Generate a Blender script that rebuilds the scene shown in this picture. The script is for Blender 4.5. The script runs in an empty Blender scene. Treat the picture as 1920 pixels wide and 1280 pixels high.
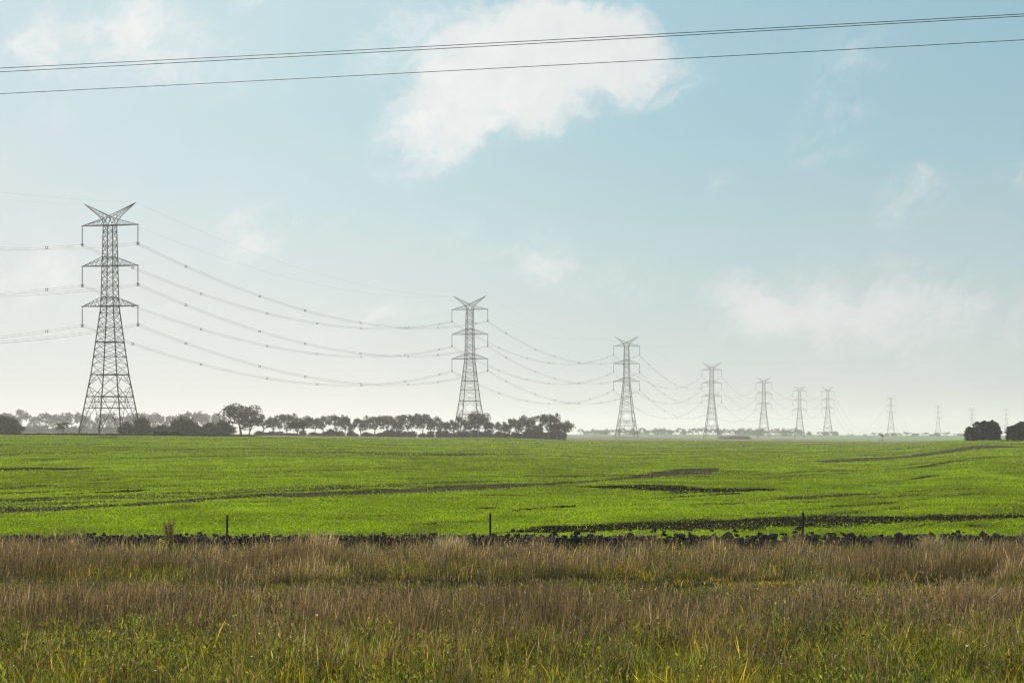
import bpy, math, random
import numpy as np

rnd = random.Random(7)
rng = np.random.default_rng(11)
sc = bpy.context.scene
C = sc.collection
F = 3733.0            # focal length in pixels of a 1920 px wide frame
EYE = 3.7
SUN_AZ, SUN_EL = math.radians(-11.0), math.radians(27.0)

# ------------------------------------------------------------------ camera
cam_d = bpy.data.cameras.new("camera")
cam = bpy.data.objects.new("camera", cam_d)
C.objects.link(cam)
cam.location = (0, 0, EYE)
cam.rotation_euler = (math.radians(90), 0, 0)
cam_d.sensor_width = 36.0
cam_d.lens = F / 1920 * 36
cam_d.shift_y = 170 / 1920
cam_d.clip_start = 0.5
cam_d.clip_end = 30000
sc.camera = cam

# ------------------------------------------------------------------ view
sc.view_settings.view_transform = 'Standard'
sc.view_settings.look = 'None'
sc.view_settings.exposure = 0.0
sc.view_settings.gamma = 1.0
sc.view_settings.use_curve_mapping = False
sc.cycles.use_denoising = True
sc.cycles.volume_bounces = 1
sc.cycles.max_bounces = 8
sc.cycles.transparent_max_bounces = 16
sc.cycles.filter_width = 1.3

# ------------------------------------------------------------------ world: sky and clouds
world = bpy.data.worlds.new("World")
sc.world = world
world.use_nodes = True
nt = world.node_tree
for n in list(nt.nodes):
    nt.nodes.remove(n)


class NB:
    """small helper to write node maths"""
    def __init__(self, nt):
        self.nt = nt

    def new(self, t, **kw):
        n = self.nt.nodes.new(t)
        for k, v in kw.items():
            setattr(n, k, v)
        return n

    def put(self, sock, v):
        if hasattr(v, 'is_output') or isinstance(v, bpy.types.NodeSocket):
            self.nt.links.new(v, sock)
        else:
            sock.default_value = v

    def m(self, op, a, b=0.0, c=0.0, clamp=False):
        n = self.new('ShaderNodeMath', operation=op)
        n.use_clamp = clamp
        self.put(n.inputs[0], a)
        self.put(n.inputs[1], b)
        self.put(n.inputs[2], c)
        return n.outputs[0]

    def mix(self, f, a, b, bt='MIX'):
        n = self.new('ShaderNodeMix', data_type='RGBA', blend_type=bt)
        self.put(n.inputs[0], f)
        self.put(n.inputs[6], a)
        self.put(n.inputs[7], b)
        return n.outputs[2]

    def ramp(self, x, lo, hi, a=0.0, b=1.0, smooth=True):
        n = self.new('ShaderNodeMapRange', interpolation_type='SMOOTHSTEP' if smooth else 'LINEAR')
        self.put(n.inputs[0], x)
        n.inputs[1].default_value = lo
        n.inputs[2].default_value = hi
        n.inputs[3].default_value = a
        n.inputs[4].default_value = b
        return n.outputs[0]

    def noise(self, vec, scale, detail=4.0, rough=0.55, dist=0.0):
        n = self.new('ShaderNodeTexNoise')
        if vec is not None:
            self.put(n.inputs['Vector'], vec)
        n.inputs['Scale'].default_value = scale
        n.inputs['Detail'].default_value = detail
        n.inputs['Roughness'].default_value = rough
        n.inputs['Distortion'].default_value = dist
        return n


w = NB(nt)
tc = w.new('ShaderNodeTexCoord')
sep = w.new('ShaderNodeSeparateXYZ')
nt.links.new(tc.outputs['Generated'], sep.inputs[0])
az = w.m('ARCTAN2', sep.outputs[0], sep.outputs[1])      # 0 = straight ahead, + = right
el = w.m('ARCSINE', sep.outputs[2])
D2R = math.pi / 180
azd = w.m('MULTIPLY', az, 1 / D2R)
eld = w.m('MULTIPLY', el, 1 / D2R)
sky = w.new('ShaderNodeTexSky')
sky.sky_type = 'NISHITA'
sky.sun_disc = False
sky.sun_elevation = SUN_EL
sky.sun_rotation = SUN_AZ
sky.air_density = 1.0
sky.dust_density = 1.6
sky.ozone_density = 1.0
tint = w.mix(1.0, sky.outputs[0], (0.50, 0.84, 1.05, 1), 'MULTIPLY')
tint = w.mix(0.65, tint, (6.7, 11.0, 12.8, 1))
cv = w.new('ShaderNodeCombineXYZ')
w.put(cv.inputs[0], azd)
w.put(cv.inputs[1], eld)
warpn = w.noise(cv.outputs[0], 0.55, 5.0, 0.6)
sub = w.new('ShaderNodeVectorMath', operation='SUBTRACT')
nt.links.new(warpn.outputs['Color'], sub.inputs[0])
sub.inputs[1].default_value = (0.5, 0.5, 0.5)
scl = w.new('ShaderNodeVectorMath', operation='SCALE')
nt.links.new(sub.outputs[0], scl.inputs[0])
scl.inputs[3].default_value = 2.0
wp = w.new('ShaderNodeVectorMath', operation='ADD')
nt.links.new(cv.outputs[0], wp.inputs[0])
nt.links.new(scl.outputs[0], wp.inputs[1])
# each cloud bank: azimuth, elevation, half sizes (degrees), tilt (degrees), density
BANKS = [
    (0.9, 11.0, 4.0, 1.5, 0, 1.1), (2.6, 10.8, 2.6, 1.7, -12, 1.0), (-1.2, 12.0, 2.2, .9, 10, .25), (-0.3, 9.9, 3.0, 2.0, 35, 1.05),
    (-2.4, 8.7, 2.3, 1.4, 40, .78), (0.5, 10.2, 2.6, 1.6, 30, .6), (-3.2, 10.6, 1.7, 1.9, 60, .42), (1.7, 10.1, 2.4, 1.4, 30, .75), (-1.2, 8.2, 1.8, .8, 10, .2),
    (4.2, 10.2, 1.5, 1.2, 0, .35),
    (-12.2, 11.2, 2.2, 1.2, 10, .5), (-10.3, 11.9, 1.1, 2.2, -30, .6), (-10.8, 10.7, 4.4, 1.1, 5, .45), (-7.3, 12.2, .8, .5, 0, .4),
    (-13.3, 9.5, 1.0, 1.8, 20, .25), (-9.0, 10.0, 3.5, 1.0, 0, .2),
    (-7.4, 5.7, 1.5, 1.1, 30, .6), (-5.7, 6.0, 1.2, .6, 0, .22), (0.4, 5.0, 1.7, .9, 12, .42), (2.9, 4.4, 2.4, .9, 0, .25), (-1.5, 5.8, 1.4, .8, 0, .2),
    (9.2, 8.9, 1.3, 2.3, -28, .36), (10.0, 10.8, 1.3, 1.3, 0, .2), (11.1, 6.45, 1.3, .9, 30, .52), (12.7, 6.4, 1.4, .8, 0, .2), (14.4, 7.0, 1.2, .9, 0, .25),
    (14.6, 3.2, 1.9, .9, 0, .3), (9.9, 3.7, 4.4, 1.5, 4, .75), (7.0, 3.6, 2.4, 1.2, 0, .45), (10.9, 3.0, 4.5, 1.4, 0, .35), (6.2, 7.0, .9, .6, 0, .2),
    (-11.3, 6.7, 1.1, .4, 5, .45), (-13.9, 4.2, 2.8, 1.3, 0, .45), (-4.4, 3.3, 5.5, 1.0, 0, .25), (-10.5, 3.6, 2.5, 1.0, 0, .2),
    (30, 9, 9, 4, 0, .8), (-32, 12, 10, 4, 5, .8), (-48, 7, 9, 3, 0, .7), (52, 14, 12, 5, 0, .8), (75, 6, 12, 3, 0, .7), (-80, 15, 14, 6, 0, .8),
    (8, 26, 12, 4, 0, .5), (-20, 32, 12, 5, 0, .6), (120, 12, 14, 5, 0, .8), (-125, 10, 14, 4, 0, .8), (165, 20, 16, 6, 0, .8),
]
dens = None
for (a, e, sa, se, rot, wt) in BANKS:
    mp = w.new('ShaderNodeMapping', vector_type='TEXTURE')
    nt.links.new(wp.outputs[0], mp.inputs[0])
    mp.inputs[1].default_value = (a, e, 0)
    mp.inputs[2].default_value = (0, 0, rot * D2R)
    mp.inputs[3].default_value = (sa * 1.12, se * 1.12, 1e6)
    g = w.new('ShaderNodeTexGradient', gradient_type='SPHERICAL')
    nt.links.new(mp.outputs[0], g.inputs[0])
    dens = w.m('MULTIPLY_ADD', g.outputs['Fac'], (wt if wt > .59 else min(.52, wt * 1.25)) * 1.5, dens if dens is not None else 0.0)
cst = w.new('ShaderNodeMapping', vector_type='TEXTURE')
nt.links.new(wp.outputs[0], cst.inputs[0])
cst.inputs[2].default_value = (0, 0, 0.45)
cst.inputs[3].default_value = (1.9, 1.0, 1)
fb = w.noise(cst.outputs[0], 0.85, 9.0, 0.62, 0.25)
fz = w.m('MULTIPLY', w.ramp(fb.outputs['Fac'], 0.28, 0.72, -0.80, 0.62, False), w.ramp(dens, 0.0, 0.45))
d2 = w.m('ADD', dens, fz)
cloud = w.ramp(d2, -0.05, 1.62)
cloud = w.m('MULTIPLY', cloud, 0.93, clamp=True)
thin = w.noise(cst.outputs[0], 0.28, 6.0, 0.6)
# milky veil: thicker low down and towards the sun's side
veil_l = w.ramp(azd, 7.0, -17.0, 0.0, 0.62)
veil_e = w.ramp(eld, 10.5, -1.5, 0.0, 0.82)
veil = w.m('ADD', veil_l, veil_e)
veil = w.m('MULTIPLY', veil, w.ramp(thin.outputs['Fac'], 0.3, 0.7, 0.8, 1.15, False))
veil = w.m('MINIMUM', veil, 0.9)
vcol = w.mix(w.ramp(eld, 8.0, 0.5), (14.2, 15.3, 15.7, 1), (15.4, 15.5, 15.0, 1))
vcol = w.mix(w.ramp(azd, -8.0, 12.0, 0.0, 1.0), vcol, (13.3, 13.5, 13.2, 1))
c1 = w.mix(veil, tint, vcol)
glow = w.ramp(azd, 16.0, -6.0, 0.0, 1.0)
ccol = w.mix(glow, (13.6, 14.2, 14.4, 1), (18.3, 18.4, 18.0, 1))
shd = w.noise(wp.outputs[0], 0.9, 6.0, 0.6)
ccol = w.mix(w.ramp(shd.outputs['Fac'], 0.35, 0.65, 0.0, 0.45, False), ccol, (14.6, 15.3, 15.6, 1))
c2 = w.mix(cloud, c1, ccol)
bg = w.new('ShaderNodeBackground')
nt.links.new(c2, bg.inputs[0])
bg.inputs[1].default_value = 0.05
wo = w.new('ShaderNodeOutputWorld')
nt.links.new(bg.outputs[0], wo.inputs[0])

# ------------------------------------------------------------------ sun
sun_d = bpy.data.lights.new("sun", 'SUN')
sun_d.energy = 4.3
sun_d.angle = math.radians(0.5)
sun_d.color = (1.0, 0.93, 0.82)
sun = bpy.data.objects.new("sun", sun_d)
C.objects.link(sun)
sun.rotation_euler = (math.radians(90) - SUN_EL, 0, -SUN_AZ + math.pi)
# a sun lamp shines along its -Z; aim it from the sky position towards the origin
from mathutils import Vector, Matrix
sd = Vector((math.sin(SUN_AZ) * math.cos(SUN_EL), math.cos(SUN_AZ) * math.cos(SUN_EL), math.sin(SUN_EL)))
sun.rotation_euler = sd.to_track_quat('Z', 'Y').to_euler()
sun.location = (0, 0, 50)


# ------------------------------------------------------------------ helpers
def mesh(name, V, Fc, mat=None, parent=None, col=None, smooth=False, loc=None):
    """ONE mesh object from a vertex array and a face array (or a list of face arrays)"""
    V = np.asarray(V, dtype=np.float32).reshape(-1, 3)
    Fs = Fc if isinstance(Fc, list) else [Fc]
    Fs = [np.asarray(f, dtype=np.int32) for f in Fs if len(f)]
    me = bpy.data.meshes.new(name)
    me.vertices.add(len(V))
    me.vertices.foreach_set('co', V.ravel())
    loops = np.concatenate([f.ravel() for f in Fs])
    sizes = np.concatenate([np.full(len(f), f.shape[1], dtype=np.int32) for f in Fs])
    starts = np.concatenate([[0], np.cumsum(sizes)[:-1]]).astype(np.int32)
    me.loops.add(len(loops))
    me.loops.foreach_set('vertex_index', loops)
    me.polygons.add(len(sizes))
    me.polygons.foreach_set('loop_start', starts)
    me.update(calc_edges=True)
    if smooth:
        me.polygons.foreach_set('use_smooth', np.ones(len(sizes), dtype=bool))
    if col is not None:
        a = me.color_attributes.new('tone', 'FLOAT_COLOR', 'POINT')
        cc = np.ones((len(V), 4), dtype=np.float32)
        cc[:, :3] = col
        a.data.foreach_set('color', cc.ravel())
    if mat:
        me.materials.append(mat)
    o = bpy.data.objects.new(name, me)
    C.objects.link(o)
    if parent:
        o.parent = parent
    if loc is not None:
        o.location = loc
    return o


def tag(o, label, cat, group=None):
    o['label'] = label
    o['category'] = cat
    if group:
        o['group'] = group
    return o


def thing(name, label, cat, loc, rz=0.0, group=None):
    o = bpy.data.objects.new(name, None)
    C.objects.link(o)
    o.location = loc
    o.rotation_euler = (0, 0, rz)
    return tag(o, label, cat, group)


KIDS = {}


def kids(o):
    return [c for c in C.objects if c.parent == o]


def dup(root, loc, rz, scale=(1, 1, 1), label=None, group=None, tree=None):
    r = root.copy()
    C.objects.link(r)
    r.location = loc
    r.rotation_euler = (0, 0, rz)
    r.scale = scale
    if label:
        r['label'] = label
    if group:
        r['group'] = group
    elif 'group' in r:
        del r['group']
    for ch, subs in tree:
        c = ch.copy()
        C.objects.link(c)
        c.parent = r
        for s in subs:
            d = s.copy()
            C.objects.link(d)
            d.parent = c
    return r


def family(root):
    return [(c, [g for g in C.objects if g.parent == c]) for c in C.objects if c.parent == root]


def vnoise(x, y, seed=0):
    """value noise 0..1 on arrays"""
    xi = np.floor(x).astype(np.int64)
    yi = np.floor(y).astype(np.int64)
    fx = x - xi
    fy = y - yi
    fx = fx * fx * (3 - 2 * fx)
    fy = fy * fy * (3 - 2 * fy)

    def h(a, b):
        n = (a * 374761393 + b * 668265263 + seed * 974634777) & 0xffffffff
        n = ((n ^ (n >> 13)) * 1274126177) & 0xffffffff
        return ((n ^ (n >> 16)) & 0xffff) / 65535.0
    return (h(xi, yi) * (1 - fx) + h(xi + 1, yi) * fx) * (1 - fy) + (h(xi, yi + 1) * (1 - fx) + h(xi + 1, yi + 1) * fx) * fy


def fbm(x, y, seed=0, o=3):
    s = 0
    a = 0.5
    t = 0
    for i in range(o):
        s = s + a * vnoise(x * 2 ** i, y * 2 ** i, seed + i)
        t += a
        a *= 0.55
    return s / t


def sstep(x, a, b):
    t = np.clip((x - a) / (b - a), 0, 1)
    return t * t * (3 - 2 * t)


# ------------------------------------------------------------------ materials
def mat_new(name):
    m = bpy.data.materials.new(name)
    m.use_nodes = True
    m.node_tree.nodes.clear()
    return m, NB(m.node_tree)


def mat_plain(name, col, rough=0.8, var=0.25, scale=3.0, metal=0.0, spec=0.3, bump=0.0):
    m, b = mat_new(name)
    tcn = b.new('ShaderNodeTexCoord')
    n = b.noise(tcn.outputs['Object'], scale, 5)
    c = b.mix(n.outputs['Fac'], tuple(x * (1 - var) for x in col) + (1,), tuple(x * (1 + var) for x in col) + (1,))
    p = b.new('ShaderNodeBsdfPrincipled')
    b.put(p.inputs['Base Color'], c)
    p.inputs['Roughness'].default_value = rough
    p.inputs['Metallic'].default_value = metal
    p.inputs['Specular IOR Level'].default_value = spec
    if bump:
        bp = b.new('ShaderNodeBump')
        bp.inputs['Strength'].default_value = bump
        bp.inputs['Distance'].default_value = 0.05
        b.put(bp.inputs['Height'], n.outputs['Fac'])
        b.put(p.inputs['Normal'], bp.outputs[0])
    o = b.new('ShaderNodeOutputMaterial')
    b.put(o.inputs[0], p.outputs[0])
    return m


def mat_leaf(name, trans=0.45, tr_tint=(1, 1, 1), gloss=0.04, rough=0.5):
    """thin leaf: colour from the mesh, part reflected, part let through"""
    m, b = mat_new(name)
    at = b.new('ShaderNodeAttribute', attribute_name='tone')
    df = b.new('ShaderNodeBsdfDiffuse')
    b.put(df.inputs[0], at.outputs[0])
    tl = b.new('ShaderNodeBsdfTranslucent')
    tcol = b.mix(1.0, at.outputs[0], tr_tint + (1,), 'MULTIPLY')
    b.put(tl.inputs[0], tcol)
    mx = b.new('ShaderNodeMixShader')
    mx.inputs[0].default_value = trans
    b.put(mx.inputs[1], df.outputs[0])
    b.put(mx.inputs[2], tl.outputs[0])
    gl = b.new('ShaderNodeBsdfGlossy')
    gl.inputs['Roughness'].default_value = rough
    gl.inputs[0].default_value = (1, 1, 1, 1)
    m2 = b.new('ShaderNodeMixShader')
    m2.inputs[0].default_value = gloss
    b.put(m2.inputs[1], mx.outputs[0])
    b.put(m2.inputs[2], gl.outputs[0])
    o = b.new('ShaderNodeOutputMaterial')
    b.put(o.inputs[0], m2.outputs[0])
    return m


M_STEEL = mat_plain('galvanised_steel', (0.10, 0.10, 0.10), 0.65, 0.2, 0.5, 0.3)
M_WIRE = mat_plain('wire', (0.12, 0.12, 0.125), 0.6, 0.1, 0.2, 0.2)
M_NEARWIRE = mat_plain('near_wire', (0.075, 0.075, 0.08), 0.6, 0.1, 0.2, 0.2)
M_INS = mat_plain('insulator_glaze', (0.09, 0.08, 0.075), 0.4, 0.15, 2.0)
M_POST = mat_plain('black_post', (0.02, 0.018, 0.017), 0.7, 0.4, 9.0)
M_ROCK = mat_plain('dark_basalt', (0.040, 0.037, 0.036), 0.9, 0.6, 7.0, spec=0.12, bump=0.6)
M_ROCKP = mat_plain('pale_stone', (0.26, 0.24, 0.21), 0.9, 0.3, 9.0, bump=0.4)
M_BARK = mat_plain('gum_bark', (0.16, 0.14, 0.12), 0.9, 0.4, 1.5)
M_LEAF = mat_leaf('tree_leaf', 0.3, (1.2, 1.1, 0.7), 0.005)
M_CROP = mat_leaf('crop_leaf', 0.55, (1.3, 1.3, 0.3), 0.006, 0.35)
M_GRASS = mat_leaf('grass_blade', 0.5, (1.35, 1.2, 0.75), 0.035, 0.35)
M_WHITE = mat_plain('white_paint', (0.75, 0.75, 0.72), 0.6, 0.05, 2.0)
M_DARK = mat_plain('dark_wall', (0.012, 0.012, 0.014), 0.95, 0.4, 2.0, spec=0.0)

# ------------------------------------------------------------------ ground relief
CX = np.array([-1500, 0, 420, 880, 1174, 1334, 1500, 1650, 1860, 3500.])
PROF = [
    ([-200, 20, 60, 72, 480, 520, 700, 1800, 2500, 9000], [0, 0, 0, .1, 3.06, 3.14, 3.2, 3.1, -4, -14]),
    ([-200, 20, 60, 72, 480, 520, 700, 1800, 2500, 9000], [0, 0, 0, .1, 3.06, 3.14, 3.2, 3.1, -4, -14]),
    ([-200, 20, 60, 72, 480, 640, 800, 1800, 2500, 9000], [0, 0, 0, .1, 2.7, 2.6, 2.5, 2.2, -4, -14]),
    ([-200, 20, 60, 72, 640, 800, 849, 1190, 2440, 9000], [0, 0, 0, .1, 1.9, 1.6, 1.5, 0.6, 0.5, -14]),
    ([-200, 20, 60, 72, 900, 1190, 1500, 2000, 2440, 9000], [0, 0, 0, .1, .15, .6, -1.0, -2.0, 1.1, -14]),
    ([-200, 20, 60, 72, 900, 1190, 1585, 2100, 2440, 9000], [0, 0, 0, .1, .0, .05, -1.4, -3.0, .9, -14]),
    ([-200, 20, 60, 72, 900, 1150, 1965, 2250, 2460, 9000], [0, 0, 0, .1, -.3, -.5, -3.4, -4.4, .6, -14]),
    ([-200, 20, 60, 72, 900, 1150, 1900, 2200, 2460, 9000], [0, 0, 0, .1, -.5, -1.3, -4, -3.5, -.1, -14]),
    ([-200, 20, 60, 72, 480, 900, 1900, 2200, 2460, 9000], [0, 0, 0, .1, 1.75, .3, -4, -3.2, -.6, -14]),
    ([-200, 20, 60, 72, 480, 900, 1900, 2200, 2460, 9000], [0, 0, 0, .1, 1.75, .3, -4, -3.2, -.6, -14]),
]


def ground_base(X, Y):
    X = np.atleast_1d(np.asarray(X, float))
    Y = np.atleast_1d(np.asarray(Y, float))
    sh = X.shape
    X = X.ravel()
    Y = Y.ravel()
    u = np.clip(960 + F * X / np.maximum(Y, 30), CX[0], CX[-1] - 1e-6)
    cols = np.stack([np.interp(Y, a, b) for a, b in PROF])
    i = np.clip(np.searchsorted(CX, u, side='right') - 1, 0, len(CX) - 2)
    t = (u - CX[i]) / (CX[i + 1] - CX[i])
    t = t * t * (3 - 2 * t)
    k = np.arange(len(X))
    return (cols[i, k] * (1 - t) + cols[i + 1, k] * t).reshape(sh)


def ground(X, Y):
    X = np.atleast_1d(np.asarray(X, float))
    Y = np.atleast_1d(np.asarray(Y, float))
    z = ground_base(X, Y)
    z = z + (vnoise(X / 2.2, Y / 2.2, 3) - .5) * .12 * (Y < 400)
    z = z + (vnoise(X / 14, Y / 14, 5) - .5) * .16 * (Y > 64) * (Y < 700)
    return z


def gz(X, Y):
    return float(ground(X, Y)[0])


# bare earth in the crop: world (x, y, half depth) along each strip
BARE = [
    [(-60, 50, 3.5), (-22.4, 87.0, 3.4), (-18.8, 92.3, 2.8), (-16.9, 98.5, 2.9), (-13.6, 105.6, 2.5), (-9.6, 112.5, 2.6), (-5.1, 118.9, 2.4), (0.0, 125.4, 2.6), (5.0, 138.5, 2.2), (9.7, 158.9, 3.0), (13.5, 172.0, 6.0), (16.2, 180.4, 7.5), (19.9, 192.1, 3.5)],
    [(36.9, 241.5, 6.5), (51.8, 280.0, 8.8), (68.4, 311.4, 10.7), (87.4, 354.5, 13.4)],
    [(-60, 150, 6), (-42.9, 157.0, 5.6), (-36.2, 160.8, 4.2), (-33.3, 163.4, 1.8)],
    [(4.1, 125.7, 1.2), (6.6, 127.3, 3.0), (9.9, 124.0, 5.4), (12.1, 121.0, 4.0), (16.6, 123.3, .8)],
    [(6.6, 106.5, 0.8), (10.2, 110.1, 1.5), (13.2, 114.2, 0.8)],
    [(0.0, 90.2, 0.6), (1.0, 92.9, 1.5), (3.1, 96.9, 0.7)],
    [(-0.6, 70.0, 0.9), (2.0, 73.8, 2.7), (4.8, 75.1, 3.4), (8.1, 77.3, 3.1), (11.5, 79.7, 4.3), (15.1, 81.7, 3.0), (17.4, 82.3, 2.3), (23.2, 84.0, 2.4), (40, 89, 2.4)],
    [(16.9, 77.1, 0.4), (18.0, 75.4, 0.8)],
    [(-24.0, 107.8, 1.1), (-22.6, 111.2, 1.6), (-20.9, 114.7, 1.7)],
    [(-24.7, 102.6, 0.7), (-23.4, 104.1, 1.0)],
    [(-6.7, 82.9, 0.5), (-5.3, 83.0, 0.9)],
    [(-3.9, 76.4, 0.4), (-2.9, 77.3, 0.8)],
    [(-3.1, 89.9, 0.6), (-0.5, 95.0, 1.0)],
    [(25.4, 143.5, 1.2), (34.1, 159.2, 1.4)],
    [(38.2, 195.1, 2.1), (49.1, 218.2, 2.5)],
]


def bare(X, Y):
    """1 where the soil lies bare"""
    b = np.zeros_like(X)
    Yn = Y + (fbm(X / 1.3, Y / 3.0, 21) - .5) * 3.0
    for s in BARE:
        xs = [p[0] for p in s]
        yc = np.interp(X, xs, [p[1] for p in s])
        hw = np.interp(X, xs, [p[2] for p in s]) * (1.55 if s is BARE[0] else 1.75 if s is BARE[3] else 1.2 if s is BARE[6] else 1.2)
        d = np.abs((Yn if s is not BARE[0] else Y * .65 + Yn * .35) - yc) / hw
        inside = (X > xs[0]) & (X < xs[-1])
        b = np.maximum(b, np.where(inside, 1 - sstep(d, 0.7, 1.25), 0))
    b = np.maximum(b, 1 - sstep(Yn, 65.5, 67.5 + 1.5 * (X < 4)))
    return b


def rows(X, Y):
    """sowing rows and thin patches, 0 = thin, 1 = full"""
    al = X * .53 + Y * .85
    ac = X * .85 - Y * .53
    r = fbm(ac / 1.6, al / 26.0, 31)
    r2 = fbm(ac / 6.0 + al / 90.0, al / 70.0, 37)
    return r * .55 + r2 * .45


def crop_edge(X, Y):
    u = 960 + F * X / np.maximum(Y, 30)
    return np.interp(u, [-200, 0, 420, 880, 1174, 1334, 1600, 1860, 2200], [482, 482, 500, 640, 900, 900, 860, 700, 640])


ys = np.concatenate([np.arange(-100, 20, 6.0), np.arange(20, 60, 0.8), np.arange(60, 130, 0.35), np.geomspace(130, 1300, 420), np.geomspace(1310, 9000, 110)])
ss = np.linspace(-1, 1, 361)
ss = np.sign(ss) * (0.42 * np.abs(ss) + 0.58 * np.abs(ss) ** 3)
YY = np.repeat(ys[:, None], len(ss), 1)
XX = ss[None, :] * (0.8 * (YY + 150))
ZZ = ground(XX, YY)
ny, nx = XX.shape
fi = (np.arange(ny - 1)[:, None] * nx + np.arange(nx - 1)[None, :]).ravel()
faces = np.stack([fi, fi + 1, fi + nx + 1, fi + nx], 1)
colr = np.zeros((ny, nx, 3))
crop_c = np.array([0.14, 0.17, 0.02])
soil_c = np.array([0.024, 0.019, 0.012])
verge_c = np.array([0.03, 0.026, 0.014])
strip_c = np.array([0.30, 0.24, 0.17])
far_c = np.array([0.16, 0.24, 0.10])
b_ = bare(XX, YY)
r_ = rows(XX, YY)
tr_ = np.zeros_like(XX)
for s in (BARE[0], BARE[1]):
    xs = [p[0] for p in s]
    d = np.abs(YY - np.interp(XX, xs, [p[1] for p in s])) / np.interp(XX, xs, [p[2] for p in s])
    tr_ = np.maximum(tr_, (1 - sstep(d, .6, 1.5)) * (XX > xs[0]) * (XX < xs[-1]))
tr_ = tr_[..., None]
edge = crop_edge(XX, YY)
u_ = 960 + F * XX / np.maximum(YY, 30)
cropcol = crop_c * (0.8 + 0.5 * r_)[..., None]
thinp = sstep(.48 - r_, 0, .10)[..., None] * .85
cropcol = cropcol * (1 - thinp) + soil_c * 2.0 * thinp
soil_m = soil_c * (1 - tr_) + np.array([.085, .066, .042]) * (.6 + .8 * fbm(XX / 4, YY / 3, 19))[..., None] * tr_
cropcol = cropcol * (1 - b_[..., None]) + soil_m * b_[..., None]
colr[:] = cropcol
m = (YY > edge)[..., None]
colr = np.where(m, strip_c * (0.8 + 0.4 * fbm(XX / 9, YY / 30, 9))[..., None], colr)
farm = sstep(YY, 1190, 1260)[..., None] * (u_ > 900)[..., None]
fc = far_c * (0.85 + 0.5 * fbm(XX / 120, YY / 60, 15))[..., None]
colr = colr * (1 - farm) + fc * farm
m = (YY < 63)[..., None]
colr = np.where(m, verge_c * (0.6 + 0.7 * fbm(XX / 1.7, YY / 1.7, 4))[..., None], colr)

gm, b = mat_new('earth_and_crop')
at = b.new('ShaderNodeAttribute', attribute_name='tone')
tcn = b.new('ShaderNodeTexCoord')
mp = b.new('ShaderNodeMapping')
b.put(mp.inputs[0], tcn.outputs['Object'])
mp.inputs[2].default_value = (0, 0, math.radians(-58))
mp.inputs[3].default_value = (0.12, 1.0, 1.0)
n1 = b.noise(mp.outputs[0], 1.3, 8, 0.65)
n2 = b.noise(tcn.outputs['Object'], 3.0, 6, 0.7)
f1 = b.m('MULTIPLY', b.ramp(n1.outputs['Fac'], 0.3, 0.7, 0.45, 1.5, False), b.ramp(n2.outputs['Fac'], 0.3, 0.7, 0.6, 1.4, False))
cc = b.new('ShaderNodeVectorMath', operation='SCALE')
b.put(cc.inputs[0], at.outputs[0])
b.put(cc.inputs[3], f1)
p = b.new('ShaderNodeBsdfPrincipled')
b.put(p.inputs['Base Color'], cc.outputs[0])
p.inputs['Roughness'].default_value = 1.0
p.inputs['Specular IOR Level'].default_value = 0.0
bp = b.new('ShaderNodeBump')
bp.inputs['Strength'].default_value = 0.8
bp.inputs['Distance'].default_value = 0.12
b.put(bp.inputs['Height'], n2.outputs['Fac'])
b.put(p.inputs['Normal'], bp.outputs[0])
o_ = b.new('ShaderNodeOutputMaterial')
b.put(o_.inputs[0], p.outputs[0])
g = mesh('ground', np.stack([XX, YY, ZZ], -1), faces, gm, col=colr.reshape(-1, 3), smooth=True)
g['kind'] = 'structure'


# long low bank along the far edge of the crop on the left
def ridge(name, path, hw, hh, mat, seed):
    P = np.array(path, float)
    n = 220
    t = np.linspace(0, len(P) - 1, n)
    x = np.interp(t, range(len(P)), P[:, 0])
    y = np.interp(t, range(len(P)), P[:, 1])
    V = []
    prof = [(-1, -.2), (-.55, .55), (-.15, .95), (.25, 1.0), (.7, .5), (1, -.2)]
    for i in range(n):
        z0 = gz(x[i], y[i])
        f = min(1, min(i, n - 1 - i) / (n * .18 if name == 'earth_mound' else 12))
        f = math.sin(f * math.pi / 2)
        for (a, h) in prof:
            k = .75 + .5 * float(vnoise(np.array([x[i] / 1.5 + a * 3]), np.array([a * 2.0 + seed]), seed)[0])
            V.append((x[i], y[i] + a * hw, z0 + (h * hh * k * f if h > 0 else h)))
    m_ = len(prof)
    fc_ = [(i * m_ + j, i * m_ + j + 1, (i + 1) * m_ + j + 1, (i + 1) * m_ + j) for i in range(n - 1) for j in range(m_ - 1)]
    return mesh(name, V, np.array(fc_), mat)


M_SOIL = mat_plain('dark_turned_soil', (0.022, 0.018, 0.013), 0.95, 0.5, 1.2, spec=0.0, bump=0.5)
M_MOUND = mat_plain('dry_mound', (0.15, 0.115, 0.085), 0.95, 0.4, 0.4, bump=0.5)
bank = ridge('bank', [(-150, 478), (-125, 479), (-90, 481), (-60, 484)], 1.2, 0.42, M_SOIL, 3)
bank['kind'] = 'structure'
X_ = lambda px, Y: (px - 960) / F * Y
for (x0, x1, Y, hh, lb) in [(1342, 1412, 1080, 1.75, 'long brown earth mound at field edge between fourth and fifth pylon'),
                            (1145, 1205, 1130, 0.6, 'low brown scrubby mound at the foot of the third pylon'),
                            (1440, 1490, 1000, 0.6, 'low brown mound at field edge between fifth and sixth pylon')]:
    mo = ridge('earth_mound', [(X_(x0, Y), Y), (X_(x1, Y), Y)], 5.0, hh, M_MOUND, int(x0) % 17)
    tag(mo, lb, 'mound')

# ------------------------------------------------------------------ pylon


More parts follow.
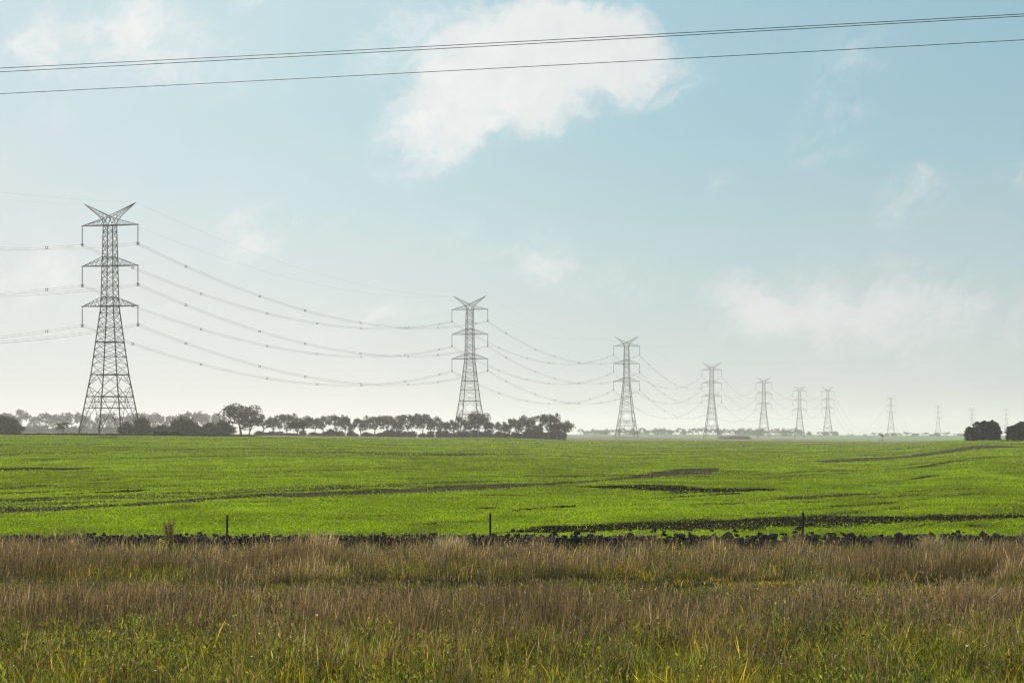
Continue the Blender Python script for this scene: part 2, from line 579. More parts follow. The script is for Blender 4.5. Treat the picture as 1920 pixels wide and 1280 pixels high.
def bars(L, scale=1.0):
    """members (p, q, thickness) as square bars in one vertex/face set"""
    V, Fc = [], []
    for (p, q, r) in L:
        p = Vector(p)
        q = Vector(q)
        d = (q - p).normalized()
        a = d.cross(Vector((0, 0, 1)))
        if a.length < .05:
            a = d.cross(Vector((1, 0, 0)))
        a.normalize()
        c = d.cross(a)
        k = len(V)
        h = r / 2
        for e in (p, q):
            for (s, t) in ((-1, -1), (1, -1), (1, 1), (-1, 1)):
                V.append(tuple(e + a * s * h + c * t * h))
        Fc += [(k, k + 1, k + 5, k + 4), (k + 1, k + 2, k + 6, k + 5), (k + 2, k + 3, k + 7, k + 6), (k + 3, k, k + 4, k + 7), (k + 3, k + 2, k + 1, k), (k + 4, k + 5, k + 6, k + 7)]
    return V, np.array(Fc)


def wid(z):
    return float(np.interp(z, [0, 15.5, 33.4, 54.5, 56.9], [12.0, 7.3, 3.5, 2.6, 2.5]))


def corners(z):
    h = wid(z) / 2
    return [Vector((-h, -h, z)), Vector((h, -h, z)), Vector((h, h, z)), Vector((-h, h, z))]


ARM_Z = [(54.5, 2.2), (43.9, 2.3), (33.4, 2.3)]
ARM_L = 7.9
PEAK = (7.25, 60.2)
py = thing('transmission_tower', 'tallest steel lattice pylon standing at the left behind the crop edge', 'pylon', (0, 0, 0), 0, 'lattice pylons of the transmission line')
# corner legs
for k in range(4):
    L = []
    zs = [0, 15.5, 33.4, 54.5]
    for z0, z1, r in ((0, 15.5, .26), (15.5, 33.4, .24), (33.4, 54.5, .19)):
        L.append((corners(z0)[k], corners(z1)[k], r))
    mesh('leg', *bars(L), M_STEEL, py)
L = []
BR = .095


def face_pair(z, f):
    c = corners(z)
    return c[f], c[(f + 1) % 4]


# upper body: X panels
levels = [54.5]
z = 54.5
while z > 34.0:
    z -= 1.76
    levels.append(max(z, 33.4))
for i in range(len(levels) - 1):
    for f in range(4):
        a, b2 = face_pair(levels[i], f)
        c_, d_ = face_pair(levels[i + 1], f)
        L += [(a, d_, BR), (b2, c_, BR)]
        if i % 2 == 0 or levels[i + 1] == 33.4:
            L.append((c_, d_, BR))
for (z, _) in ARM_Z:
    for f in range(4):
        a, b2 = face_pair(z, f)
        L.append((a, b2, .2))
        if z < 50:
            a, b2 = face_pair(z + 2.3, f)
            L.append((a, b2, .14))
# between arm 3 and the waist
lv = [33.4, 31.6, 29.8, 27.9, 26.1, 24.0, 22.0, 20.2, 18.0, 15.5]
for i in range(len(lv) - 1):
    for f in range(4):
        a, b2 = face_pair(lv[i], f)
        c_, d_ = face_pair(lv[i + 1], f)
        L += [(a, d_, BR), (b2, c_, BR)]
        if lv[i + 1] in (31.6, 27.9, 24.0, 20.2, 15.5):
            L.append((c_, d_, .2 if lv[i + 1] in (24.0, 15.5) else BR))
# lower body
for f in range(4):
    a1, b1 = face_pair(15.5, f)
    a2, b2 = face_pair(9.8, f)
    a3, b3 = face_pair(0, f)
    am, bm = face_pair(12.6, f)
    mid1 = (a1 + b1) / 2
    mid2 = (a2 + b2) / 2
    L += [(a2, b2, .2)]
    # K and diamond panel 15.5 - 9.8
    L += [(mid1, am, .11), (mid1, bm, .11), (am, mid2, .11), (bm, mid2, .11)]
    for (zz, fr) in ((14.0, .45), (11.1, .45)):
        p1, p2 = face_pair(zz, f)
        L += [(p1, p1.lerp(p2, fr * .55), .08), (p2, p2.lerp(p1, fr * .55), .08), (p1.lerp(p2, fr * .55), a1 if zz > 12 else a2, .07), (p2.lerp(p1, fr * .55), b1 if zz > 12 else b2, .07)]
    # portal bracing below 9.8
    qa, qb = a2.lerp(b2, .36), a2.lerp(b2, .64)
    L += [(mid2, a3, .12), (mid2, b3, .12)]
    L += [(qa, face_pair(6.8, f)[0].lerp(face_pair(6.8, f)[1], .5), .09), (qb, face_pair(6.8, f)[0].lerp(face_pair(6.8, f)[1], .5), .09)]
    for zz, th in ((8.4, .09), (6.8, .13), (5.3, .08), (3.6, .1), (1.9, .08)):
        p1, p2 = face_pair(zz, f)
        t = (9.8 - zz) / 9.8
        # inner diagonal point at this height
        ia = mid2.lerp(a3, t)
        ib = mid2.lerp(b3, t)
        if zz > 6:
            L.append((p1, p2, th))
        else:
            L += [(p1, ia, th), (p2, ib, th)]
        up1, up2 = face_pair(zz + 1.45, f)
        L += [(ia, up1, .07), (ib, up2, .07)]
# plan bracing
for zz in (15.5, 9.8, 24.0, 33.4):
    c = corners(zz)
    L += [(c[0], c[2], .09), (c[1], c[3], .09)]
mesh('tower_body', *bars(L), M_STEEL, py)
# cage above the top arm
Lc = []
top = Vector((0, 0, 56.9))
for s in (-1, 1):
    for t in (-1, 1):
        Lc.append((Vector((s * 1.3, t * 1.3, 54.5)), Vector((0, t * 1.0, 56.9)), .12))
Lc.append((Vector((0, -1.0, 56.9)), Vector((0, 1.0, 56.9)), .12))
mesh('top_cage', *bars(Lc), M_STEEL, py)
for s in (-1, 1):
    # earth-wire horn
    Lh = []
    tip = Vector((s * PEAK[0], 0, PEAK[1]))
    for t in (-1, 1):
        root_u = Vector((s * .15, t * .95, 56.9))
        root_l = Vector((s * 1.15, t * 1.25, 54.9))
        knee = Vector((s * 2.6, t * .85, 56.7))
        Lh += [(root_u, tip, .14), (root_l, knee, .14), (knee, tip, .13)]
        pts_u = [root_u.lerp(tip, k / 6) for k in range(1, 6)]
        lowf = lambda x: root_l.lerp(knee, x / .3) if x < .3 else knee.lerp(tip, (x - .3) / .7)
        for k in range(5):
            Lh.append((pts_u[k], lowf((k + .6) / 6), .06))
            Lh.append((pts_u[k], lowf((k + 1.6) / 6), .06))
    Lh += [(Vector((s * 2.6, -.85, 56.7)), Vector((s * 2.6, .85, 56.7)), .08)]
    mesh('earth_wire_horn', *bars(Lh), M_STEEL, py)
    for (z, hh) in ARM_Z:
        La = []
        w0 = wid(z) / 2
        w1 = wid(z + hh) / 2
        tip = Vector((s * ARM_L, 0, z))
        for t in (-1, 1):
            rl = Vector((s * w0, t * w0, z))
            ru = Vector((s * w1, t * w1, z + hh))
            if z > 50:
                ru = Vector((s * .1, t * .95, z + hh))
            La += [(rl, tip, .17), (ru, tip, .12)]
            n = 5
            for k in range(n):
                La.append((rl.lerp(tip, (k + .5) / n), ru.lerp(tip, k / n), .06))
                La.append((rl.lerp(tip, (k + .5) / n), ru.lerp(tip, (k + 1) / n), .06))
        for k in range(5):
            a = Vector((s * w0, -w0, z)).lerp(tip, k / 5)
            b2 = Vector((s * w0, w0, z)).lerp(tip, (k + 1) / 5)
            La += [(a, b2, .06)]
        La.append((tip + Vector((-s * .3, 0, 0)), tip + Vector((s * .15, 0, 0)), .3))
        mesh('cross_arm', *bars(La), M_STEEL, py)
        # hanging insulator string: rod with discs
        V, Fc = [], []
        nseg, nd = 8, 26
        prof = [(.05, 0), (.05, -.35)]
        for k in range(nd):
            zz = -.4 - k * .165
            prof += [(.07, zz), (.17, zz - .05), (.17, zz - .09), (.07, zz - .11)]
        prof += [(.05, -4.75), (.05, -4.9)]
        for (r, zz) in prof:
            for j in range(nseg):
                an = 2 * math.pi * j / nseg
                V.append((s * ARM_L + r * math.cos(an), r * math.sin(an), z + zz))
        for i in range(len(prof) - 1):
            for j in range(nseg):
                Fc.append((i * nseg + j, i * nseg + (j + 1) % nseg, (i + 1) * nseg + (j + 1) % nseg, (i + 1) * nseg + j))
        ins = mesh('insulator_string', V, np.array(Fc), M_INS, py)
        cx, cz = s * ARM_L, z - 5.1
        Ly = [((cx - .3, 0, cz + .05), (cx + .3, 0, cz + .05), .12), ((cx, 0, cz + .25), (cx, 0, cz - .3), .08)]
        for dx in (-.25, .25):
            for dz in (.25, -.25):
                Ly += [((cx + dx, -.55, cz + dz), (cx + dx, .55, cz + dz), .08), ((cx, 0, cz), (cx + dx, 0, cz + dz), .06)]
        for k in range(10):
            a0, a1 = 2 * math.pi * k / 10, 2 * math.pi * (k + 1) / 10
            Ly.append(((cx + .42 * math.cos(a0), .42 * math.sin(a0), cz + .4), (cx + .42 * math.cos(a1), .42 * math.sin(a1), cz + .4), .05))
        mesh('yoke', *bars(Ly), M_STEEL, ins)
# pylon places: x, y, base height
LINE_AZ = math.atan2(87, 345)
PYL = [(-105, 520, 3.3), (-18, 849, 1.5), (68.5, 1190, 0.6), (159, 1585, -1.3), (248.5, 1965, -2.3), (325, 2250, -4.4), (396.5, 2500, .4), (611, 3210, 2.2),
       (840, 3925, -2.2), (989, 4280, -2.6), (1142, 4600, 0.0)]
PNAME = [None, 'second tallest lattice pylon, its feet hidden behind the gum trees',
         'third lattice pylon along the line, clear of the gum trees, beside a pale far field',
         'fourth lattice pylon in the row, just before the long brown mound',
         'fifth lattice pylon, standing past the long brown mound',
         'sixth lattice pylon, the left one of a close pair of equal height',
         'seventh lattice pylon, the right one of a close pair, feet behind a tree clump',
         'eighth lattice pylon, faint in haze above the white tank and distant trees',
         'ninth lattice pylon, very faint, between white tank and dark pine grove',
         'tenth lattice pylon, faint, rising behind the wide dark pine grove',
         'last and faintest lattice pylon, rising behind the gap in the dark pines']
pz_rot = -LINE_AZ
tree_p = family(py)
py.location = (PYL[0][0], PYL[0][1], PYL[0][2] - .1)
py.rotation_euler = (0, 0, pz_rot)
pyl_rot = [pz_rot] * 7 + [-math.atan2(218, 712)] * 2 + [-math.atan2(150, 340)] * 2
for i in range(1, len(PYL)):
    x, y, z = PYL[i]
    dup(py, (x, y, z), pyl_rot[i], (1, 1, 1), PNAME[i], 'lattice pylons of the transmission line', tree_p)

# ------------------------------------------------------------------ conductors
PTS = [(-105 - 87 * 1.02, 520 - 345 * 1.02, 2.5)] + PYL
ROT = [pz_rot] + pyl_rot


def tube(path, r, n=4):
    P = np.array(path, float)
    T = np.gradient(P, axis=0)
    T /= np.linalg.norm(T, axis=1)[:, None]
    up = np.array([0, 0, 1.0])
    A = np.cross(T, up)
    A /= np.linalg.norm(A, axis=1)[:, None]
    B = np.cross(A, T)
    V = np.concatenate([(P + r * (math.cos(2 * math.pi * k / n + .4) * A + math.sin(2 * math.pi * k / n + .4) * B))[:, None, :] for k in range(n)], 1)
    m_ = len(P)
    idx = np.arange(m_ * n).reshape(m_, n)
    f = np.stack([idx[:-1], np.roll(idx, -1, 1)[:-1], np.roll(idx, -1, 1)[1:], idx[1:]], -1).reshape(-1, 4)
    return V.reshape(-1, 3), f


def hang(i, s, zl, xl):
    x, y, z = PTS[i]
    a = ROT[i]
    return Vector((x + xl * s * math.cos(a), y + xl * s * math.sin(a), z + zl))


def span_pts(i, s, zl, xl, sag, n):
    a = hang(i, s, zl, xl)
    b2 = hang(i + 1, s, zl, xl)
    k = (b2 - a).length / 356.0
    out = []
    for j in range(n + 1):
        t = j / n
        p = a.lerp(b2, t)
        p.z -= 4 * sag * k * k * t * (1 - t)
        out.append(p)
    return out


spacer_me = None
SIDE = {-1: 'left', 1: 'right'}
LEV = ['top', 'middle', 'lowest']
for s in (-1, 1):
    for li, (z, hh) in enumerate(ARM_Z):
        V, Fc = [], []
        k = 0
        paths = []
        for i in range(len(PTS) - 1):
            pp = span_pts(i, s, z - 5.1, ARM_L, 11.3, 26 if i < 5 else 14)
            paths += pp if i == 0 else pp[1:]
        for dx in (-.25, .25):
            for dz in (-.25, .25):
                pa = [(p.x + dx, p.y, p.z + dz) for p in paths]
                v, f = tube(pa, .021)
                V.append(v)
                Fc.append(f + k)
                k += len(v)
        o = mesh('conductor_bundle', np.concatenate(V), np.concatenate(Fc), M_WIRE)
        tag(o, f'{LEV[li]} bundle of sagging power cables on the {SIDE[s]}-hand side of the pylons', 'power cable', 'power cables between the pylons')
        for i in range(0, 4):
            nsp = 7
            a = hang(i, s, 0, 0)
            for q in range(nsp):
                t = (q + .62 + (.12 if s > 0 else -.05) * math.sin(q * 2.1)) / nsp
                if i == 0 and t < .45:
                    continue
                p0 = hang(i, s, z - 5.1, ARM_L)
                p1 = hang(i + 1, s, z - 5.1, ARM_L)
                kk = (p1 - p0).length / 356.0
                p = p0.lerp(p1, t)
                p.z -= 4 * 11.3 * kk * kk * t * (1 - t)
                if spacer_me is None:
                    Ls = []
                    e = .25
                    for (u, v) in (((-e, -e), (e, -e)), ((e, -e), (e, e)), ((e, e), (-e, e)), ((-e, e), (-e, -e))):
                        Ls.append(((u[0], 0, u[1]), (v[0], 0, v[1]), .1))
                    for ux in (-e, e):
                        for uz in (-e, e):
                            Ls.append(((ux, -.22, uz), (ux, .22, uz), .13))
                    so = mesh('spacer', *bars(Ls), M_STEEL, o)
                    spacer_me = so.data
                else:
                    so = bpy.data.objects.new('spacer', spacer_me)
                    C.objects.link(so)
                    so.parent = o
                so.location = p
                so.rotation_euler = (0, 0, pz_rot)
    paths = []
    for i in range(len(PTS) - 1):
        pp = span_pts(i, s, PEAK[1], PEAK[0], 8.5, 20)
        paths += pp if i == 0 else pp[1:]
    v, f = tube([tuple(p) for p in paths], .014)
    o = mesh('earth_wire', v, f, M_WIRE)
    tag(o, f'thin faint earth wire strung between the {SIDE[s]}-hand horn tips of the pylons', 'earth wire', 'earth wires on top of the pylons')

# ------------------------------------------------------------------ three wires crossing overhead
for (yl, ym, yr, zt, lb) in [(128, 82.5, 26.5, 11.1, 'highest of three dark wires slanting across the sky, close above another'),
                             (135, 88, 30.5, 11.0, 'middle one of three dark wires slanting across the sky'),
                             (176, 130.5, 75, 11.05, 'lowest of three dark wires slanting across the sky, apart from the pair')]:
    # straight run in plan, height follows a shallow catenary
    Yl = (zt - EYE) * F / (810 - yl)
    Yr = (zt - EYE) * F / (810 - yr)
    P0 = Vector((-960 / F * Yl, Yl, zt))
    P1 = Vector((960 / F * Yr, Yr, zt))
    # height at the middle from the seen middle point
    mt = 0.5
    Pm = P0.lerp(P1, mt)
    zm = EYE + (810 - ym) * Pm.y / F
    q = (zt - zm)
    pa = []
    for j in range(-60, 161):
        t = j / 100
        p = P0.lerp(P1, t)
        pa.append((p.x, p.y, zt - 4 * q * t * (1 - t)))
    v, f = tube(pa, .0064, 6)
    o = mesh('overhead_wire', v, f, M_NEARWIRE, smooth=True)
    tag(o, lb, 'wire', 'overhead wires crossing the top of the view')

# ------------------------------------------------------------------ trees


def leafcloud(blobs, n, size, base, seed, flat=0.0, dark=.25):
    """leaf clumps through ellipsoids; blobs: (cx,cy,cz, rx,ry,rz)"""
    r = np.random.default_rng(seed)
    B = np.array(blobs, float)
    vol = B[:, 3] * B[:, 4] * B[:, 5]
    pr = vol ** .75
    pr /= pr.sum()
    k = r.choice(len(B), n, p=pr)
    d = r.normal(size=(n, 3))
    d /= np.linalg.norm(d, axis=1)[:, None]
    rad = r.uniform(.25, 1.0, n) ** .55 * (1 + .10 * r.normal(size=n))
    P = B[k, :3] + d * B[k, 3:6] * rad[:, None]
    s = size * r.uniform(.5, 1.35, n)
    a = r.normal(size=(n, 3))
    a[:, 2] *= (1 - flat)
    a /= np.linalg.norm(a, axis=1)[:, None]
    c = np.cross(a, r.normal(size=(n, 3)))
    c /= np.linalg.norm(c, axis=1)[:, None]
    a *= s[:, None]
    c *= (s * .6)[:, None]
    V = np.stack([P - a, P - c * .9 + a * .1, P + a, P + c], 1).reshape(-1, 3)
    fc_ = np.arange(n * 4).reshape(n, 4)
    bl = r.uniform(1 - dark, 1 + dark, len(B))
    col = np.array(base)[None, :] * (bl[k] * r.uniform(.7, 1.3, n))[:, None]
    col[:, 0] *= r.uniform(.85, 1.3, n)
    return V, fc_, np.repeat(col, 4, 0)


def limb(path, r0, r1, n=6):
    P = np.array(path, float)
    V, Fc = [], []
    m_ = len(P)
    for i in range(m_):
        t = i / (m_ - 1)
        T = P[min(i + 1, m_ - 1)] - P[max(i - 1, 0)]
        T /= np.linalg.norm(T)
        A = np.cross(T, [0.3, 1, 0.1])
        A /= np.linalg.norm(A)
        B = np.cross(A, T)
        r_0 = r0 * (1 - t) + r1 * t
        for k in range(n):
            an = 2 * math.pi * k / n
            V.append(P[i] + r_0 * (math.cos(an) * A + math.sin(an) * B))
    for i in range(m_ - 1):
        for k in range(n):
            Fc.append((i * n + k, i * n + (k + 1) % n, (i + 1) * n + (k + 1) % n, (i + 1) * n + k))
    return np.array(V), np.array(Fc)


def join(parts):
    V, Fc, k = [], [], 0
    for v, f in parts:
        V.append(v)
        Fc.append(f + k)
        k += len(v)
    return np.concatenate(V), np.concatenate(Fc)


GUM_C = (0.092, 0.088, 0.046)
BUSH_C = (0.055, 0.062, 0.038)
PINE_C = (0.012, 0.018, 0.014)


def gum_proto(seed, spread=1.0, low=0.45, nleaf=2600, nclump=13, name='gum_tree', base=GUM_C, lsize=.30):
    """10 m tall tree, about 9*spread m wide: forked trunk, bare limbs, flat-topped clumps of leaves"""
    r = random.Random(seed)
    t = bpy.data.objects.new(name, None)
    C.objects.link(t)
    parts, blobs = [], []
    lean = r.uniform(-.6, .6)
    fork = Vector((lean, r.uniform(-.3, .3), 10 * low * r.uniform(.55, .8)))
    parts.append(limb([(0, 0, -.5), (lean * .3, 0, fork.z * .5), tuple(fork)], .30, .2))
    for k in range(nclump):
        an = 2 * math.pi * k / nclump * 2.4 + r.uniform(-.4, .4)
        rad = (.25 + .75 * ((k + .5) / nclump) ** .6) * 3.9 * spread * r.uniform(.75, 1.08)
        top = 9.6 - (rad / (4.2 * spread)) ** 1.6 * 4.0 * r.uniform(.3, 1.3)
        zc = top - r.uniform(.5, 1.6) if k % 4 else top - r.uniform(2.2, 3.6)
        zc = max(zc, 10 * low * .9)
        c = Vector((rad * math.cos(an) + lean, rad * math.sin(an), zc))
        rr = r.uniform(.95, 1.7) * (.8 + .2 * spread)
        blobs.append((c.x, c.y, c.z, rr * 1.05, rr * 1.05, rr * .95))
        for q in range(2):
            blobs.append((c.x + r.uniform(-1, 1) * rr * .9, c.y + r.uniform(-1, 1) * rr * .9, c.z + r.uniform(-.7, .8) * rr, rr * .55, rr * .55, rr * .5))
        mid = fork.lerp(c, .55) + Vector((r.uniform(-.3, .3), r.uniform(-.3, .3), -.4))
        parts.append(limb([tuple(fork), tuple(mid), tuple(c)], .13, .03, 5))
    v, f = join(parts)
    mesh('trunk', v, f, M_BARK, t)
    v, f, col = leafcloud(blobs, nleaf, lsize, base, seed, dark=.35)
    mesh('crown', v, f, M_LEAF, t, col=col)
    return t


def bush_proto(seed, name='round_bush', base=BUSH_C, nleaf=5200, h=4.0, w_=6.0, k=16, lsize=.22):
    r = random.Random(seed)
    t = bpy.data.objects.new(name, None)
    C.objects.link(t)
    blobs = [(0, 0, h * .34, w_ * .40, w_ * .40, h * .64), (.3, 0, h * .36, w_ * .34, w_ * .34, h * .66)]
    parts = []
    for i in range(k):
        an = r.uniform(0, 2 * math.pi)
        rad = w_ * .5 * r.uniform(.15, .78)
        zc = h * .80 * math.sqrt(max(.05, 1 - (rad / (w_ * .44)) ** 2)) * r.uniform(.6, 1.06)
        rr = h * r.uniform(.10, .19)
        blobs.append((rad * math.cos(an), rad * math.sin(an), zc, rr * 1.3, rr * 1.3, rr))
        if i % 3 == 0:
            parts.append(limb([(0, 0, -.3), (rad * .4 * math.cos(an), rad * .4 * math.sin(an), zc * .5), (rad * math.cos(an), rad * math.sin(an), zc)], .12, .03, 5))
    v, f = join(parts)
    mesh('trunk', v, f, M_BARK, t)
    v, f, col = leafcloud(blobs, nleaf, lsize, base, seed, dark=.18)
    mesh('crown', v, f, M_LEAF, t, col=col)
    return t


def pine_proto(seed):
    """dense dark pine 6 m tall, 4.4 m wide, foliage to the ground with a ragged top"""
    r = random.Random(seed)
    t = bpy.data.objects.new('pine_tree', None)
    C.objects.link(t)
    parts = [limb([(0, 0, -.4), (.05, 0, 3), (0, .05, 5.6)], .2, .04)]
    blobs = [(0, 0, 2.6, 1.5, 1.5, 2.3)]
    for i in range(30):
        z_ = .5 + 5.1 * (i / 29)
        env = 2.1 * math.sqrt(max(.12, 1 - ((z_ - 2.3) / 3.9) ** 2))
        an = i * 2.4 + r.uniform(-.4, .4)
        rad = env * r.uniform(.5, .85)
        blobs.append((rad * math.cos(an), rad * math.sin(an), z_, .75, .75, .42))
        parts.append(limb([(0, 0, max(.3, z_ - .5)), (rad * math.cos(an), rad * math.sin(an), z_)], .05, .02, 4))
    for i in range(4):
        an = r.uniform(0, 6.28)
        blobs.append((.6 * math.cos(an), .6 * math.sin(an), 5.4 + r.uniform(0, .4), .45, .45, .5))
    v, f = join(parts)
    mesh('trunk', v, f, M_BARK, t)
    v, f, col = leafcloud(blobs, 7500, .15, PINE_C, seed, dark=.25)
    mesh('crown', v, f, M_LEAF, t, col=col)
    return t


GUMS = [gum_proto(s, sp, lo, nc * 145, nc) for (s, sp, lo, nc) in [(1, 1.0, .45, 14), (2, .9, .5, 11), (3, 1.15, .5, 16), (4, .8, .4, 12), (5, 1.0, .35, 15), (6, 1.25, .55, 15)]]
BUSH = [bush_proto(s, 'broad_bush') for s in (21, 22, 23)]
SHRUB = [bush_proto(s, 'scrub_bush', BUSH_C, 900, 3.0, 5.0, 9, .3) for s in (31, 32)]
PINE = [pine_proto(s) for s in (41, 42, 43)]
FART = [gum_proto(51, 1.0, .22, 500, 9, 'distant_tree', GUM_C, .5), bush_proto(52, 'distant_tree', GUM_C, 700, 6, 7, 9, .4), bush_proto(53, 'distant_tree', GUM_C, 700, 7, 6, 8, .4), gum_proto(54, 1.2, .18, 500, 9, 'distant_tree', GUM_C, .5)]
PROTO = {}
for grp, W0, H0 in ((GUMS, 9.0, 10.0), (BUSH, 6.2, 4.0), (SHRUB, 5.6, 3.0), (PINE, 4.6, 6.0), (FART, 9.0, 10.0)):
    for o in grp:
        PROTO[o.name] = [o, family(o), W0, H0, False]
        cr = [c for c in C.objects if c.parent == o and c.name.startswith('crown')][0]
        co = np.empty(len(cr.data.vertices) * 3, dtype=np.float32)
        cr.data.vertices.foreach_get('co', co)
        co = co.reshape(-1, 3)
        PROTO[o.name][2] = float(np.percentile(co[:, 0], 99) - np.percentile(co[:, 0], 1))
        PROTO[o.name][3] = float(np.percentile(co[:, 2], 99.5))


def plant_tree(o, x, Y, top, wpx, label, cat, group=None, rz=None, sink=0.0):
    """a tree at direction x and distance Y, as tall and wide as its real size asks"""
    pr = PROTO[o.name]
    X = (x - 960) / F * Y
    z = gz(X, Y) - sink
    H = EYE + (810 - top) * Y / F - z
    W = wpx * Y / F
    sc_ = (W / pr[2], (W / pr[2]), H / pr[3])
    rz = rnd.uniform(-.35, .35) + (math.pi if rnd.random() < .5 else 0) if rz is None else rz
    if not pr[4]:
        pr[4] = True
        o.location = (X, Y, z)
        o.rotation_euler = (0, 0, rz)
        o.scale = sc_
        tag(o, label, cat, group)
    else:
        dup(o, (X, Y, z), rz, sc_, label, group, pr[1])['category'] = cat


# hazy gum belt behind the first pylon
A = 'hazy gum trees beyond the tallest pylon'
HG = [
    (4, 774, 30, 'hazy gum tree at the left frame edge behind the dark bushes'),
    (38, 768, 42, 'tall hazy gum tree with broad crown, first right of the leftmost dark bushes'),
    (66, 780, 22, 'short hazy gum tree second right of the leftmost dark bushes'),
    (90, 774, 26, 'hazy gum tree just left of the small isolated round-headed tree'),
    (112, 775, 30, 'hazy gum tree directly behind the small isolated round-headed tree'),
    (136, 773, 28, "hazy gum tree touching the outer left leg of the tallest pylon"),
    (158, 777, 24, "hazy gum tree seen just inside the tallest pylon's outer left leg"),
    (183, 783, 20, "low hazy gum tree seen beside the tallest pylon's second leg"),
    (202, 775, 30, "widest hazy gum tree seen between the middle legs of the tallest pylon"),
    (222, 780, 20, "small hazy gum tree seen beside the tallest pylon's third leg"),
    (243, 776, 24, "thin hazy gum tree seen beside the tallest pylon's outer right leg"),
    (262, 774, 28, 'hazy gum tree rising behind the tall round bush right of the tallest pylon'),
    (287, 774, 34, 'broad hazy gum tree between two round bushes right of the tallest pylon'),
    (305, 780, 16, 'narrow hazy gum tree left of the gap above the low dark wall'),
    (323, 779, 22, 'round-headed hazy gum tree above the low dark wall'),
    (347, 772, 22, 'hazy gum tree with open crown above the largest round bush'),
    (370, 771, 26, 'tall hazy gum tree just right of the largest round bush'),
    (393, 775, 32, 'hazy gum tree between the largest round bush and the biggest gum'),
    (414, 779, 22, 'hazy gum tree tucked just left of the biggest gum'),
]
for i, (x, t, wd, lb) in enumerate(HG):
    plant_tree(GUMS[i % 6], x, 1700 + 25 * math.sin(i * 2.3), t, wd * 1.05, lb, 'tree', A)
# darker gum belt in the middle
Bg = 'gum trees of the shelter belt around the second pylon'
MG = [
    (452, 757, 66, 700, 0, 'biggest gum tree, brownish spreading crown, tallest of the shelter belt'),
    (467, 783, 34, 690, 3, 'darker smaller gum tree under the right side of the biggest gum'),
    (492, 777, 32, 830, 1, 'gum tree with open crown, first right of the biggest gum'),
    (512, 781, 24, 840, 4, 'small gum tree, second right of the biggest gum'),
    (538, 776, 34, 830, 2, 'gum tree leaning over the stout dark short-trunked tree from its left'),
    (558, 788, 36, 640, 4, 'stout dark short-trunked tree standing forward of the belt'),
    (566, 780, 40, 820, 0, 'broad gum tree right behind the stout dark short-trunked tree'),
    (590, 783, 28, 830, 5, 'gum tree with flat crown, fourth before the twin tall gums'),
    (608, 780, 26, 820, 1, 'rounded gum tree left of the twin tall narrow gums'),
    (632, 778, 28, 830, 3, 'left one of twin tall narrow gum trees mid-belt'),
    (647, 778, 22, 815, 4, 'right one of twin tall narrow gum trees mid-belt'),
    (663, 790, 16, 825, 1, 'little gum tree right of the twin tall narrow gums'),
    (677, 784, 24, 820, 3, 'round-topped small gum tree left of the wide joined crowns'),
    (702, 780, 36, 820, 2, 'gum tree on the left half of the wide joined crowns'),
    (724, 779, 34, 830, 5, 'gum tree in the middle of the wide joined crowns'),
    (745, 784, 26, 835, 0, 'gum tree on the right end of the wide joined crowns'),
    (766, 777, 40, 820, 2, 'broad flat-topped gum tree on many slanting stems'),
    (792, 776, 34, 830, 5, 'dense flat-topped gum tree, tallest one left of the second pylon'),
    (812, 781, 28, 840, 0, 'gum tree right beside the dense flat-topped gum'),
    (833, 789, 28, 800, 4, 'low gum tree with bare stems, last before the second pylon'),
    (862, 781, 26, 790, 1, "gum tree in front of the second pylon's left leg"),
    (880, 788, 24, 800, 3, 'low gum tree between the legs of the second pylon'),
    (897, 772, 40, 760, 0, "tall dark gum tree covering the second pylon's right leg"),
    (925, 791, 26, 780, 5, 'low flat-crowned gum tree, first right of the second pylon'),
    (944, 796, 20, 790, 4, 'small gum tree, second right of the second pylon'),
    (957, 785, 20, 780, 1, 'narrow gum tree left of the paired gums near the belt end'),
    (970, 785, 24, 800, 3, 'left tree of the paired gums near the belt end'),
    (990, 779, 32, 790, 0, 'right tree of the paired gums near the belt end'),
    (1008, 795, 20, 800, 4, 'small gum tree before the large pair closing the belt'),
    (1029, 776, 38, 740, 2, 'tall round gum tree, second to last of the belt'),
    (1056, 789, 38, 730, 4, 'dense dark low gum tree closing the belt on the right'),
    (1043, 793, 28, 745, 3, 'short dark gum tree between the last two of the belt'),
]
for (x, t, wd, Y, gi, lb) in MG:
    plant_tree(BUSH[1] if x == 1055 else GUMS[gi], x, Y, t, wd * 1.13, lb, 'tree', Bg)
plant_tree(GUMS[3], 117, 600, 791, 21, 'small isolated round-headed tree left of the tallest pylon', 'tree')
# round dark bushes
BB = [
    (6, 781, 60, 640, 0, 'large round dark bush at the left frame edge'),
    (27, 788, 28, 650, 1, 'smaller dark bush right of the large one at the left frame edge'),
    (237, 791, 26, 650, 2, 'round dark bush overlapped by the outer right leg of the tallest pylon'),
    (266, 784, 32, 640, 0, 'tall dome-shaped dark bush right of the tallest pylon'),
    (302, 797, 34, 650, 1, 'low wide dark bush behind the low dark wall'),
    (344, 783, 52, 640, 2, 'largest round dark bush, behind the right end of the low dark wall'),
    (370, 799, 22, 645, 0, 'small dark bush sloping down from the largest round bush'),
    (393, 792, 28, 650, 1, 'dark bush left of the pair under the biggest gum'),
    (418, 789, 34, 655, 2, 'wide dark bush just left of the biggest gum trunk'),
]
for (x, t, wd, Y, bi, lb) in BB:
    plant_tree(BUSH[bi], x, Y, t, wd, lb, 'bush', 'dark round bushes behind the crop', sink=.2)
